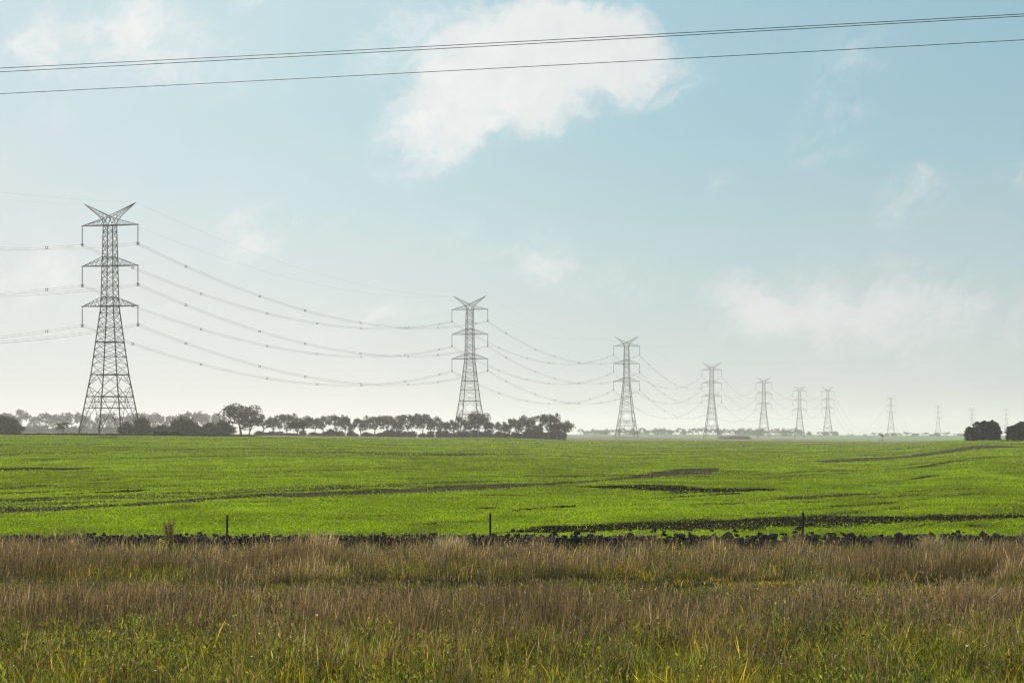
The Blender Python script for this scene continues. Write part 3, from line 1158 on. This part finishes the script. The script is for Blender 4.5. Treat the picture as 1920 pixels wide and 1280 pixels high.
# hazy scrub under the far belt and scrub under the middle belt
for i, x in enumerate(range(40, 440, 15)):
    plant_tree(SHRUB[i % 2], x + rnd.uniform(-5, 5), 1600, 795 + rnd.uniform(0, 7), rnd.uniform(20, 30),
               'pale hazy scrub bush under the far gum trees around the tallest pylon', 'bush', 'hazy scrub under the far gum trees')
for i, x in enumerate(list(range(484, 1070, 14)) + [640, 668, 730, 860, 900]):
    plant_tree(SHRUB[i % 2], x + rnd.uniform(-6, 6), rnd.uniform(770, 810), 808 + rnd.uniform(-4, 4), rnd.uniform(13, 23),
               'low dark scrub bush in the undergrowth beneath the shelter belt', 'bush', 'dark scrub beneath the shelter belt')
# pines
PN = [
    (1820, 800, 22, 490, 0, 'leftmost lowest pine of the dark grove'),
    (1836, 791, 24, 480, 1, 'second pine from the left in the dark grove'),
    (1850, 789, 24, 490, 2, 'tallest middle pine of the wide dark grove'),
    (1863, 788, 20, 480, 0, 'ragged-topped pine, second from the right in the wide dark grove'),
    (1869, 797, 17, 490, 1, 'pine at the right end of the wide dark grove beside the gap'),
    (1896, 798, 20, 475, 2, 'pine just right of the gap between the two dark groves'),
    (1907, 793, 18, 480, 0, 'dark pine, second right of the gap between the groves'),
    (1918, 790, 26, 475, 1, 'dark pine cut by the right frame edge'),
    (1935, 792, 26, 590, 2, 'dark pine beyond the right frame edge'),
]
for (x, t, wd, Y, bi, lb) in PN:
    if x < 1925:
        plant_tree(PINE[bi], x, Y, t, wd, lb, 'pine tree', 'dark pine groves', sink=.2)
# distant row of trees along the far pale field, split at the pylons
SEGS = [(1086, 1145, 'tiny hazy tree on the far horizon between the shelter belt and third pylon'),
        (1150, 1316, 'tiny hazy tree on the far horizon between the third and fourth pylon'),
        (1320, 1420, 'tiny hazy tree on the far horizon between the fourth and fifth pylon'),
        (1424, 1496, 'tiny hazy tree on the far horizon between the fifth and sixth pylon')]
for (a, b2, lb) in SEGS:
    x = a
    while x < b2:
        wd = rnd.uniform(9, 19)
        tp = rnd.uniform(801.5, 807.5)
        plant_tree(FART[rnd.randrange(4)], x + wd * .3, 2420 + rnd.uniform(-15, 15), tp, wd, lb, 'tree', lb.replace('tiny hazy tree', 'tiny hazy trees'))
        x += wd * rnd.uniform(.38, .8)
for (x, tp, wd) in [(1517, 808, 9), (1536, 809, 10), (1548, 808, 12), (1556, 808, 12), (1566, 808, 10)]:
    plant_tree(FART[rnd.randrange(4)], x, 2425, tp, wd * 1.2, 'tiny hazy tree in the clump at the feet of the seventh pylon', 'tree', 'tiny trees at the feet of the seventh pylon')
for (x, tp, wd) in [(1592, 813, 5), (1598, 813.5, 4), (1621, 813.5, 6), (1638, 810.5, 9), (1651, 811, 9), (1663, 811.5, 7), (1669, 811, 8), (1675, 811, 9), (1682, 811.5, 9), (1688, 812, 8), (1700, 809.5, 13), (1714, 812, 11), (1720, 812, 10),
                    (1733, 811, 8), (1738, 810, 7), (1746, 813, 8), (1756, 810.5, 12), (1775, 810, 14), (1792, 813, 10), (1799, 812, 10), (1806, 812, 9)]:
    plant_tree(FART[rnd.randrange(4)], x, 2425, tp, wd * 1.15, 'tiny hazy tree on the far horizon between the seventh pylon and the dark pines', 'tree', 'tiny horizon trees left of the dark pines')
# remove any unplaced prototype
for k, pr in PROTO.items():
    if not pr[4]:
        for c, sb in pr[1]:
            bpy.data.objects.remove(c)
        bpy.data.objects.remove(pr[0])

# small slender tree and white tank by the far field edge
Y = 1000.0
X = X_(1648.5, Y)
z0 = gz(X, Y)
tk = thing('water_tank', 'small white water tank at the far edge of the crop', 'tank', (X, Y, z0 - .1))


def lathe(prof, n=20):
    V, Fc = [], []
    for (r, z_) in prof:
        for j in range(n):
            an = 2 * math.pi * j / n
            V.append((r * math.cos(an), r * math.sin(an), z_))
    for i in range(len(prof) - 1):
        for j in range(n):
            Fc.append((i * n + j, i * n + (j + 1) % n, (i + 1) * n + (j + 1) % n, (i + 1) * n + j))
    return V, np.array(Fc)


mesh('tank_body', *lathe([(0.01, 0), (.6, 0), (.6, .2), (.62, .22), (.6, .24), (.6, .8), (.62, .82), (.6, .84), (.6, 1.3)]), M_WHITE, tk)
mesh('tank_lid', *lathe([(.64, 1.3), (.64, 1.36), (.2, 1.55), (.18, 1.62), (.01, 1.63)]), M_WHITE, tk)
Xt = X_(1654, Y)
ST = thing('slender_tree', 'slender little tree on a dark stem right beside the white tank', 'tree', (Xt, Y, gz(Xt, Y)))
v, f = limb([(0, 0, -.3), (.05, 0, 1.4), (0, 0, 2.6)], .16, .08)
mesh('trunk', v, f, M_BARK, ST)
v, f, col = leafcloud([(0, 0, 2.7, .8, .8, .55), (.4, .2, 3.0, .5, .5, .4), (-.5, 0, 2.9, .4, .4, .35)], 420, .16, GUM_C, 71)
mesh('crown', v, f, M_LEAF, ST, col=col)


# low dark walls by the left field edge
def rock(seed, r, sub=2):
    import bmesh
    bm = bmesh.new()
    bmesh.ops.create_icosphere(bm, subdivisions=sub, radius=1.0)
    R = random.Random(seed)
    cuts = [(Vector((R.gauss(0, 1), R.gauss(0, 1), R.gauss(0, 1))).normalized(), R.uniform(.38, .72)) for _ in range(11)]
    V = []
    for v in bm.verts:
        p = v.co.copy()
        for n_, d in cuts:
            e = p.dot(n_) - d
            if e > 0:
                p -= n_ * e
        V.append((p.x * r[0], p.y * r[1], p.z * r[2]))
    Fc = np.array([[v.index for v in f_.verts] for f_ in bm.faces])
    bm.free()
    return np.array(V), Fc


RK = [rock(s, (1, 1, 1)) for s in range(14)]


def rotm(R):
    a, b_1, c = R.uniform(0, 6.28), R.uniform(-.5, .5), R.uniform(-.5, .5)
    return np.array(Matrix.Rotation(a, 3, 'Z') @ Matrix.Rotation(b_1, 3, 'X') @ Matrix.Rotation(c, 3, 'Y'))


def rubble(x0, x1, yf, h, size, seed, thick=.5, topvar=.06, zoff=0.0):
    """courses of angular fitted stones"""
    R = random.Random(seed)
    parts = []
    z_ = 0
    while z_ < h:
        x = x0 + R.uniform(0, size)
        sz = size * R.uniform(.75, 1.1)
        while x < x1:
            w_ = sz * R.choice((.55, .8, 1.0, 1.4, 1.8)) * R.uniform(.85, 1.15)
            hh = sz * R.uniform(.6, 1.25)
            lay = 2 if thick > .3 else 1
            for q in range(lay):
                v, f = RK[R.randrange(14)]
                v2 = (v * np.array([w_ * .56, thick / lay * .8, hh * .62])) @ rotm(R).T * 1.0 if False else (v @ rotm(R).T) * np.array([w_ * .60, thick / lay * .75, hh * .62])
                yy = yf(x) + (q - (lay - 1) / 2) * thick * .6 + R.uniform(-.05, .05)
                zz = z_ + hh * .4 + R.uniform(-topvar, topvar) + gz(x, yy) * 0
                parts.append((v2 + np.array([x, yy, zz + zoff]), f))
            x += w_ * .95
        z_ += sz * .72
    return join(parts)


WY = lambda x: 61.5 + 0.02 * x
v, f = join([rubble(-27, 3.5, WY, .52, .16, 5, topvar=.05), rubble(3.5, 27, WY, .40, .23, 6, topvar=.07)])
sw = mesh('stone_wall', v, f, M_ROCK)
# filler prism added inside the wall to block light, just narrower than the stones
core = []
for i in range(110):
    x = -27 + i * .5
    h_ = (.44 if x < 3.5 else .34) + .04 * math.sin(i * 1.7)
    for dy, hz in ((-.18, -.1), (-.14, h_), (.14, h_), (.18, -.1)):
        core.append((x, WY(x) + dy, hz))
fc_ = [(i * 4 + j, i * 4 + j + 1, (i + 1) * 4 + j + 1, (i + 1) * 4 + j) for i in range(109) for j in range(3)]
# merge the core into the wall mesh
allv, allf = join([(v, np.array(f)), (np.array(core), np.array(fc_)[:, [0, 1, 2]]), (np.array(core), np.array(fc_)[:, [0, 2, 3]])])
sw.data.clear_geometry()
tmp = mesh('tmp', allv, allf, M_ROCK)
old = sw.data
sw.data = tmp.data
bpy.data.objects.remove(tmp)
tag(sw, 'low dry stone wall of dark jagged field stones along the near crop edge', 'stone wall')
for (a, b2, hh, lb) in [(289, 315, .95, 'longer low dark wall stub at the far crop edge by round bushes'), (317.5, 335, .9, 'shorter low dark wall stub at the far crop edge by round bushes')]:
    Y = 486.0
    v, f = rubble(X_(a, Y), X_(b2, Y), lambda x: Y, hh, .34, int(a), .6, .02, gz(X_(a, Y), Y))
    o = mesh('low_wall', v, f, M_DARK)
    tag(o, lb, 'wall')

# prominent stones lying on the wall: px, top px, width px, label
CAPS = [
    (1366, 996, 13, .9, 'small pointed dark stone standing up on the wall'),
    (1432, 1001, 16, .5, 'flat dark capstone between the small pointed stone and right post'),
    (1492, 1001, 22, .7, 'rounded dark capstone directly left of the right post'),
    (1512, 999, 9, 1.0, 'small dark capstone just right of the right post'),
    (1550, 1006, 26, .6, 'wide flat dark capstone, second right of the right post'),
    (1597, 997, 20, .9, 'tilted wedge-shaped dark stone sticking up on the wall'),
    (1615, 1008, 14, .6, 'small dark stone beside the tilted wedge-shaped stone'),
    (1684, 996, 24, .9, 'tallest blocky dark stone heaped on the wall'),
    (1668, 1004, 22, .7, 'dark stone leaning left of the tallest blocky stone'),
    (1704, 1004, 18, .7, 'dark stone leaning right of the tallest blocky stone'),
    (1732, 1002, 19, .7, 'lumpy dark stone between the blocky heap and the dry tuft'),
    (1800, 1003, 13, .9, 'narrow upright dark stone right of the dry tuft'),
    (1825, 1004, 18, .9, 'square-topped dark stone overhanging the wall'),
    (1860, 1007, 16, .8, 'grey rounded stone right of the square-topped one'),
    (1914, 1006, 14, .9, 'dark stone at the right frame edge of the wall'),
]
for i, (px, tp, wpx, asp, lb) in enumerate(CAPS):
    Yc = 61.3
    X = X_(px, Yc)
    Yc = WY(X) - .05
    X = X_(px, Yc)
    w_ = wpx / F * Yc
    zt = EYE + (810 - tp) * Yc / F
    v, f = rock(100 + i, (w_ * .62, w_ * .5, w_ * asp * .55), 2)
    v = v @ np.array(Matrix.Rotation(((i * 37) % 10 - 5) * .06, 3, 'Y')).T
    z_c = zt - v[:, 2].max()
    o = mesh('field_stone', v, f, M_ROCK, loc=(X, Yc, z_c))
    tag(o, lb, 'stone', 'loose stones on top of the stone wall')
v, f = rock(77, (.085, .08, .10), 2)
o = mesh('field_stone', v, f, M_ROCKP, loc=(X_(1200, 60.9), 60.9, EYE - 213 * 60.9 / F))
tag(o, 'single pale grey rounded stone set in the dark wall', 'stone')
# clods and rubble between wall and crop
parts = []
R = random.Random(9)
for i in range(3200):
    x = R.uniform(-24, 24)
    y = R.uniform(62.2, 66.5) + (R.uniform(0, 6) if x > 0 and R.random() < .3 else 0)
    if i > 900:
        s_ = BARE[R.choice((0, 3, 3, 6, 4, 5, 8))]
        q_ = R.randrange(len(s_) - 1)
        t_ = R.random()
        x = s_[q_][0] * (1 - t_) + s_[q_ + 1][0] * t_
        y = s_[q_][1] * (1 - t_) + s_[q_ + 1][1] * t_ + R.gauss(0, .6) * s_[q_][2]
    s = R.uniform(.05, .16) * (1 if i <= 900 else .45)
    v, f = RK[R.randrange(14)]
    parts.append(((v @ rotm(R).T) * np.array([s * 1.2, s, s * .8]) + np.array([x, y, gz(x, y) + (.1 if i <= 900 else .02) + .35 * (y < 63.4) * R.random()]), f))
v, f = join(parts)
o = mesh('soil_clods', v, f, M_SOIL)
o['kind'] = 'stuff'

# ------------------------------------------------------------------ fence posts (steel star pickets)
for i, (px, tp, lb) in enumerate([(425, 965, 'thin black steel fence post nearest the tall brown weed'), (919.5, 963, 'thin black steel fence post midway between two others'),
                                  (1505, 960, 'thin black steel fence post by the dark capstones, right of the other two')]):
    Y = 59.0
    X = X_(px, Y)
    ztop = EYE - (tp - 810) * Y / F
    z0 = gz(X, Y)
    H = ztop - z0
    P = thing('fence_post', lb, 'fence post', (X, Y, z0), 0.0, 'steel fence posts in front of the stone wall')
    V, Fc = [], []
    for a in (0.3, 0.3 + 2.094, 0.3 + 4.189):
        d = np.array([math.cos(a), math.sin(a)])
        n_ = np.array([-d[1], d[0]]) * .006
        k = len(V)
        for zz in (-.3, H):
            for q in (np.zeros(2) + n_, d * .036 + n_, d * .036 - n_, np.zeros(2) - n_):
                V.append((q[0], q[1], zz))
        Fc += [(k, k + 1, k + 5, k + 4), (k + 1, k + 2, k + 6, k + 5), (k + 2, k + 3, k + 7, k + 6), (k + 4, k + 5, k + 6, k + 7)]
    mesh('post_shaft', V, np.array(Fc), M_POST, P)
    Lk = [((-.03, -.01, H * q_), (.03, -.01, H * q_), .014) for q_ in (.9, .68, .46, .24)]
    mesh('wire_clip', *bars(Lk), M_POST, P)
    P.rotation_euler = ((-.01, .012, 0), (0, -.008, 0), (0.01, .004, 0))[i]

# ------------------------------------------------------------------ crop leaves


def quads(P, size, tilt, col, r, asp=.75, name='x', mat=None):
    n = len(P)
    an = r.uniform(0, 2 * np.pi, n)
    a = np.stack([np.cos(an), np.sin(an), r.normal(0, 1, n) * tilt], 1)
    an2 = an + np.pi / 2
    c = np.stack([np.cos(an2), np.sin(an2), r.normal(0, 1, n) * tilt], 1)
    a *= size[:, None]
    c *= (size * asp)[:, None]
    V = np.stack([P - a, P - c, P + a, P + c], 1).reshape(-1, 3)
    return mesh(name, V, np.arange(n * 4).reshape(n, 4), mat, col=np.repeat(col, 4, 0))


r = np.random.default_rng(5)
N = 1750000
q = r.uniform(0, 1, N)
Y = 1 / (q * (1 / 64.0 - 1 / 900.0) + 1 / 900.0)           # even in angle below the horizon
X = r.uniform(-1, 1, N) * (.275 * Y + 7.0)
keep = (1 - bare(X, Y)) * (.35 + .65 * sstep(rows(X, Y), .36, .50)) * sstep(rows(X, Y), .28, .40)
ok = (r.uniform(0, 1, N) < keep * .97 + .03 * (Y > 67)) & (Y < crop_edge(X, Y))
X, Y = X[ok], Y[ok]
n = len(X)
size = .024 * np.maximum(Y / 75, 1) ** .75 * r.uniform(.6, 1.4, n)
Z = ground(X, Y) + r.uniform(.02, .085, n)
g0 = r.uniform(.7, 1.22, n) * (.5 + .8 * fbm(X / 3.0, Y / 9.0, 33)) * (.72 + .5 * fbm(X / 22.0, Y / 45.0, 34))
col = np.stack([.265 * g0 * r.uniform(.88, 1.15, n), .37 * g0, .009 * g0], 1)
dry = r.uniform(0, 1, n) < .008
col[dry] = np.stack([.30 * g0[dry], .30 * g0[dry], .10 * g0[dry]], 1)
o = quads(np.stack([X, Y, Z], 1), size, .55, col, r, .75, 'crop', M_CROP)
o['kind'] = 'stuff'

# ------------------------------------------------------------------ grasses


def blades(name, X, Y, H, Wd, lean, prof, cols, r, mat, bend=1.0, wind=(0.0, 0.0)):
    """bent tapering blades; prof = relative widths at 4 heights, cols = (n,4,3)"""
    n = len(X)
    Z = ground(X, Y)
    an = r.uniform(0, 2 * np.pi, n)
    fx, fy = np.cos(an), np.sin(an)
    la = r.uniform(0, 2 * np.pi, n)
    lx, ly = np.cos(la) * lean + wind[0], np.sin(la) * lean + wind[1]
    V = np.zeros((n, 4, 2, 3))
    for i, t in enumerate((0, .4, .74, 1.0)):
        off = H * (t ** 1.8) * bend
        px = X + lx * off
        py_ = Y + ly * off
        pz = Z + H * t * np.sqrt(np.clip(1 - (lean * t) ** 2 * .6, .15, 1))
        w_ = Wd * prof[i] * .5
        V[:, i, 0] = np.stack([px - fx * w_, py_ - fy * w_, pz], 1)
        V[:, i, 1] = np.stack([px + fx * w_, py_ + fy * w_, pz], 1)
    base = (np.arange(n) * 8)[:, None]
    f = np.concatenate([base + np.array([0, 1, 3, 2]), base + np.array([2, 3, 5, 4]), base + np.array([4, 5, 7, 6])], 0)
    C_ = np.repeat(cols[:, :, None, :], 2, 2).reshape(-1, 3)
    o = mesh(name, V.reshape(-1, 3), f, mat, col=C_)
    o['kind'] = 'stuff'
    return o


def scatter(n, y0, y1, r, side=6.5):
    # even over the ground, in the wedge that a few steps to either side can see
    g = np.linspace(y0, y1, 200)
    cdf = np.cumsum(.268 * g + side)
    cdf = (cdf - cdf[0]) / (cdf[-1] - cdf[0])
    Y = np.interp(r.uniform(0, 1, n), cdf, g)
    X = r.uniform(-1, 1, n) * (.268 * Y + side)
    return X, Y


r = np.random.default_rng(8)


def mown(X, Y):   # flattened strip crossing the verge
    c = 46.3 + .4 * np.sin(X * .35) + .02 * X
    hw = np.interp(X, [-14, -7, -3, 4, 9, 14], [.6, 1.3, 2.3, 2.5, 1.9, .8]) * (.75 + .5 * fbm(X / 1.1, Y * 0 + 3, 12))
    return np.clip((1 - np.abs(Y - c) / (hw * 1.15)) * 4, 0, 1)


# dry flowering grass
X, Y = scatter(540000, 24.5, 61.2, r)
pat = fbm(X / 1.8, Y / 1.8, 51)
kp = (.06 + .94 * sstep(pat, .42, .58)) * (1 - .985 * mown(X, Y)) * np.interp(Y, [24, 31, 34, 37, 61], [.20, .30, .6, .85, .85])
ok = r.uniform(0, 1, len(X)) < kp
X, Y, pat = X[ok], Y[ok], pat[ok]
n = len(X)
H = (.36 + .38 * fbm(X / 2.6, Y / 2.6, 61)) * r.uniform(.65, 1.2, n) * np.interp(Y, [24, 34, 39.5, 42.5, 44.5, 46, 50, 56, 61.3], [.95, 1.0, .85, .5, .35, .95, 1.0, .8, .7]) * (.25 + 1.45 * sstep(fbm(X / .75, Y / .75, 67), .2, .8))
low = np.interp(X, [-12, 3, 6], [.14, .14, .40])
H = H * np.where(Y > 55.5, low + np.interp(X, [-12, 3, 8, 14], [1.15, 1.15, .8, .55]) * sstep(fbm(X / .9, Y / 3.0, 77), .42, .68), 1) * np.interp(Y, [57.0, 59.0], [1, .62])
tn = np.clip(fbm(X / 2.4, Y / 4.0, 71) + .22 * (Y > 54) - .05, 0, 1)
stem = np.array([.205, .150, .072])
head = np.array([.165, .125, .098])
pale = np.array([.44, .35, .23])
oliv = np.array([.050, .052, .014])
cl = np.zeros((n, 4, 3))
k = r.uniform(.25, 1.75, n)[:, None] * (.45 + 1.1 * tn)[:, None]
pm = (r.uniform(0, 1, n) < .07 + .22 * sstep(tn, .58, .75) + .22 * (Y > 54.5))[:, None]
cl[:, 0] = oliv * k * .8
cl[:, 1] = (stem * .6 + oliv * .4) * k
cl[:, 2] = np.where(pm, pale, stem) * k
cl[:, 3] = np.where(pm, pale, head) * k
blades('dry_grass', X, Y, H, r.uniform(.0045, .0095, n), r.uniform(.02, .30, n), (.5, .45, 1.35, .3), cl, r, M_GRASS, wind=(.06, 0))

# green and yellow blades, thick near the road and at the foot of the dry grass
X, Y = scatter(600000, 23.0, 60.8, r)
g1 = fbm(X / 1.2, Y / 1.2, 81)
kp = np.interp(Y, [24, 30.5, 33.5, 38, 44.5, 47, 51, 56, 61], [1, 1, .4, .18, .3, .8, .5, .2, .10]) * (.1 + .9 * sstep(g1, .35, .6))
ok = r.uniform(0, 1, len(X)) < kp
X, Y, g1 = X[ok], Y[ok], g1[ok]
n = len(X)
H = (.16 + .38 * sstep(fbm(X / .5, Y / .5, 91), .3, .7)) * r.uniform(.6, 1.25, n) * np.interp(Y, [24, 33, 40, 61], [1.25, 1.1, .8, .85]) * (1 - .6 * mown(X, Y))
yel = sstep(fbm(X / 1.5, Y / 1.5, 95) + r.uniform(-.25, .25, n), .45, .75)[:, None]
gr = np.array([.125, .165, .013])
ye = np.array([.42, .33, .025])
cl = np.zeros((n, 4, 3))
k = (r.uniform(.3, 1.2, n) + 1.6 * (r.uniform(0, 1, n) < .10))[:, None]
mixc = gr * (1 - yel) + ye * yel
cl[:, 0] = mixc * k * .8
cl[:, 1] = mixc * k
cl[:, 2] = mixc * k
cl[:, 3] = (mixc * .7 + ye * .3) * k
blades('green_grass', X, Y, H, r.uniform(.008, .022, n), r.uniform(.1, .7, n), (.8, 1.0, .75, .12), cl, r, M_GRASS)

# low turf under everything
X, Y = scatter(220000, 22.0, 61.0, r)
n = len(X)
g0 = r.uniform(.15, .55, n)[:, None]
tn = fbm(X / 2, Y / 2, 99)[:, None]
base = (np.array([.10, .12, .03]) * tn + np.array([.13, .10, .05]) * (1 - tn)) * g0
cl = np.repeat(base[:, None, :], 4, 1)
blades('short_turf', X, Y, r.uniform(.05, .16, n), r.uniform(.01, .02, n), r.uniform(.2, .8, n), (1, .9, .6, .1), cl, r, M_GRASS)

# small curled leaves and seed bits all through the verge, in patches
def bits(name, n, y0, y1, dens_f, h0, h1, s0, s1, cols, seed):
    r = np.random.default_rng(seed)
    X, Y = scatter(n, y0, y1, r)
    ok = r.uniform(0, 1, n) < dens_f(X, Y) * (1 - .95 * mown(X, Y))
    X, Y = X[ok], Y[ok]
    n = len(X)
    hv = .25 + 1.45 * sstep(fbm(X / .75, Y / .75, 67), .2, .8)
    hv = hv * np.interp(Y, [39.5, 42.5, 44.5, 46], [1, .6, .35, 1]) * np.where(Y > 55.5, .35 + .6 * sstep(fbm(X / .9, Y / 3.0, 77), .42, .68), 1)
    Z = ground(X, Y) + (h0 + (h1 - h0) * r.uniform(0, 1, n) ** .8) * hv
    ci = r.choice(len(cols), n, p=[c[0] for c in cols])
    base = np.array([c[1] for c in cols])[ci] * (r.uniform(.15, 1.6, n) * (.5 + 1.0 * fbm(X / 1.1, Y / 1.5, seed)))[:, None]
    o = quads(np.stack([X, Y, Z], 1), r.uniform(s0, s1, n), 1.4, base, r, .28, name, M_GRASS)
    o['kind'] = 'stuff'


bits('dry_leaves', 580000, 31.5, 61.0, lambda X, Y: np.interp(Y, [31, 34, 61], [.3, 1, 1]) * sstep(fbm(X / .8, Y / .8, 15), .25, .6), .08, .62, .008, .026,
     [(.50, (.13, .095, .062)), (.22, (.07, .075, .018)), (.20, (.19, .15, .10)), (.08, (.40, .32, .20))], 101)
bits('green_leaves', 640000, 23.0, 36.5, lambda X, Y: np.interp(Y + 3 * (fbm(X / 2, Y * 0, 5) - .5), [24, 30.5, 34.5], [1, 1, .06]) * sstep(fbm(X / .7, Y / .7, 17), .25, .6), .05, .48, .008, .030,
     [(.52, (.21, .26, .012)), (.10, (.34, .30, .02)), (.20, (.04, .05, .008)), (.16, (.17, .12, .06)), (.02, (.50, .45, .16))], 102)
bits('olive_leaves', 220000, 46.0, 56.5, lambda X, Y: np.interp(Y, [46, 48, 52, 56], [.6, 1, .8, .1]) * sstep(fbm(X / 1.6, Y / 1.6, 18), .4, .6), .05, .42, .008, .024,
     [(.55, (.075, .095, .012)), (.25, (.16, .14, .025)), (.20, (.05, .05, .014))], 103)

# long pale arching stems
X, Y = scatter(5400, 25.0, 60.0, r)
kp = .25 + .75 * (fbm(X / 2.2, Y / 2.2, 44) > .5)
ok = (r.uniform(0, 1, len(X)) < kp) & (mown(X, Y) < .3)
X, Y = X[ok], Y[ok]
n = len(X)
cl = np.repeat((np.array([.42, .33, .19])[None] * r.uniform(.6, 1.2, n)[:, None])[:, None, :], 4, 1)
blades('tall_grass_stems', X, Y, r.uniform(.5, .9, n), r.uniform(.004, .009, n), r.uniform(.15, .75, n), (.7, .8, .9, .3), cl, r, M_GRASS, wind=(.15, 0))


# ------------------------------------------------------------------ single tufts and weeds
def tuft(name, px, Y, n, h, rad, colA, colB, lean, label, cat, seed, wd=.012):
    r = np.random.default_rng(seed)
    X0 = X_(px, Y)
    a = r.uniform(0, 2 * np.pi, n)
    q = r.uniform(0, 1, n) ** .5 * rad
    X, Yy = X0 + np.cos(a) * q, Y + np.sin(a) * q
    t = r.uniform(0, 1, n)[:, None]
    c = (np.array(colA) * (1 - t) + np.array(colB) * t) * r.uniform(.7, 1.3, n)[:, None]
    o = blades(name, X, Yy, h * r.uniform(.55, 1.1, n), np.full(n, wd) * r.uniform(.6, 1.3, n), r.uniform(.1, lean, n), (.7, 1, .8, .15), np.repeat(c[:, None, :], 4, 1), r, M_GRASS)
    del o['kind']
    tag(o, label, cat)
    return o


tuft('grass_tuft', 540, 56.5, 900, .55, .45, (.06, .10, .02), (.16, .15, .04), .7, 'dark green rushy grass tuft between the first and second post', 'grass tuft', 1)
tuft('grass_tuft', 925, 58.5, 240, .38, .22, (.12, .15, .02), (.26, .22, .05), .7, 'yellowish green tuft at the foot of the middle post', 'grass tuft', 2)
tuft('grass_tuft', 410, 57.5, 260, .32, .25, (.16, .20, .02), (.28, .25, .05), .8, 'small yellow-green tuft at the foot of the post by the brown weed', 'grass tuft', 3)
tuft('grass_tuft', 1795, 58.8, 520, .55, .35, (.10, .16, .02), (.20, .22, .04), .7, 'bright green tuft against the wall below the square-topped stone', 'grass tuft', 4)
tuft('grass_tuft', 845, 59.6, 520, .62, .5, (.55, .48, .36), (.42, .34, .25), .55, 'bleached pale dry grass tuft left of the middle post', 'grass tuft', 5, .010)
tuft('grass_tuft', 1745, 60.4, 420, .66, .32, (.42, .35, .24), (.30, .23, .16), .9, 'pale dry tuft bending over the wall, between lumpy and upright stones', 'grass tuft', 6, .009)
tuft('grass_tuft', 1365, 51.5, 900, .50, .42, (.035, .05, .012), (.10, .10, .03), .6, 'dark green clump in front of the small pointed stone', 'grass tuft', 7)
tuft('grass_tuft', 1060, 49.5, 900, .42, .6, (.07, .09, .015), (.18, .15, .03), .6, 'olive green clump below and right of the middle post', 'grass tuft', 8)
tuft('grass_tuft', 1455, 34.5, 26, .75, .05, (.20, .30, .02), (.24, .30, .03), .25, 'single bright green grass shoot rising above brown grass', 'grass tuft', 9, .016)
tuft('grass_tuft', 1830, 38.5, 900, .85, .7, (.30, .20, .10), (.20, .14, .07), .9, 'tall rusty brown drooping grass clump at the right side', 'grass tuft', 10, .010)
# tall brown weed with yellow-green leaves at its foot
Yw = 57.0
Xw = X_(319, Yw)
zw = gz(Xw, Yw)
wt = thing('tall_weed', 'tall brown seeding weed with yellow-green leaves at its foot', 'weed', (Xw, Yw, zw))
L = []
R = random.Random(4)
P_ = []
for k_ in range(8):
    a = R.uniform(0, 6.28)
    tipx, tipy = R.uniform(.03, .2) * math.cos(a), .12 * math.sin(a)
    h_ = R.uniform(.85, 1.38)
    pts = [(0, 0, -.1), (tipx * .3, tipy * .3, h_ * .5), (tipx, tipy, h_)]
    L += [(pts[0], pts[1], .016), (pts[1], pts[2], .009)]
    for q_ in range(300):
        t_ = R.uniform(.32, 1.0)
        P_.append((tipx * t_ + R.gauss(0, .07 * (1.2 - t_)), tipy * t_ + R.gauss(0, .07 * (1.2 - t_)), h_ * t_))
M_STALK = mat_plain('weed_stalk', (0.16, 0.10, 0.05), 0.9, 0.2, 5)
mesh('stalk', *bars(L), M_STALK, wt)
rr = np.random.default_rng(3)
P_ = np.array(P_)
col = np.array([.22, .15, .07])[None] * rr.uniform(.6, 1.3, len(P_))[:, None]
o = quads(P_, np.full(len(P_), .011), 1.0, col, rr, .7, 'seed_head', M_GRASS)
o.parent = wt
n = 420
a = rr.uniform(0, 2 * np.pi, n)
q = rr.uniform(0, 1, n) ** .6
P_ = np.stack([np.cos(a) * q * .30 - .12, np.sin(a) * q * .25, .18 + rr.uniform(0, 1, n) * (.62 - .30 * q)], 1)
col = np.array([.36, .42, .03])[None] * rr.uniform(.6, 1.3, n)[:, None]
o = quads(P_, rr.uniform(.02, .05, n), .8, col, rr, .5, 'leaf_rosette', M_GRASS)
o.parent = wt

# ------------------------------------------------------------------ haze: one closed box of air round everything
x0, x1, y0, y1, z0, z1 = -7700, 7700, -400, 9300, -17, 66.5
V = [(x, y, z) for x in (x0, x1) for y in (y0, y1) for z in (z0, z1)]
Fc = np.array([(0, 1, 3, 2), (4, 6, 7, 5), (0, 4, 5, 1), (2, 3, 7, 6), (0, 2, 6, 4), (1, 5, 7, 3)])
hm, b = mat_new('haze_air')
pv = b.new('ShaderNodeVolumePrincipled')
pv.inputs['Color'].default_value = (0.89, 0.875, 0.85, 1)
pv.inputs['Density'].default_value = 0.00017
pv.inputs['Anisotropy'].default_value = 0.35
o_ = b.new('ShaderNodeOutputMaterial')
b.put(o_.inputs['Volume'], pv.outputs[0])
hz = mesh('haze', V, Fc, hm)
hz['kind'] = 'stuff'
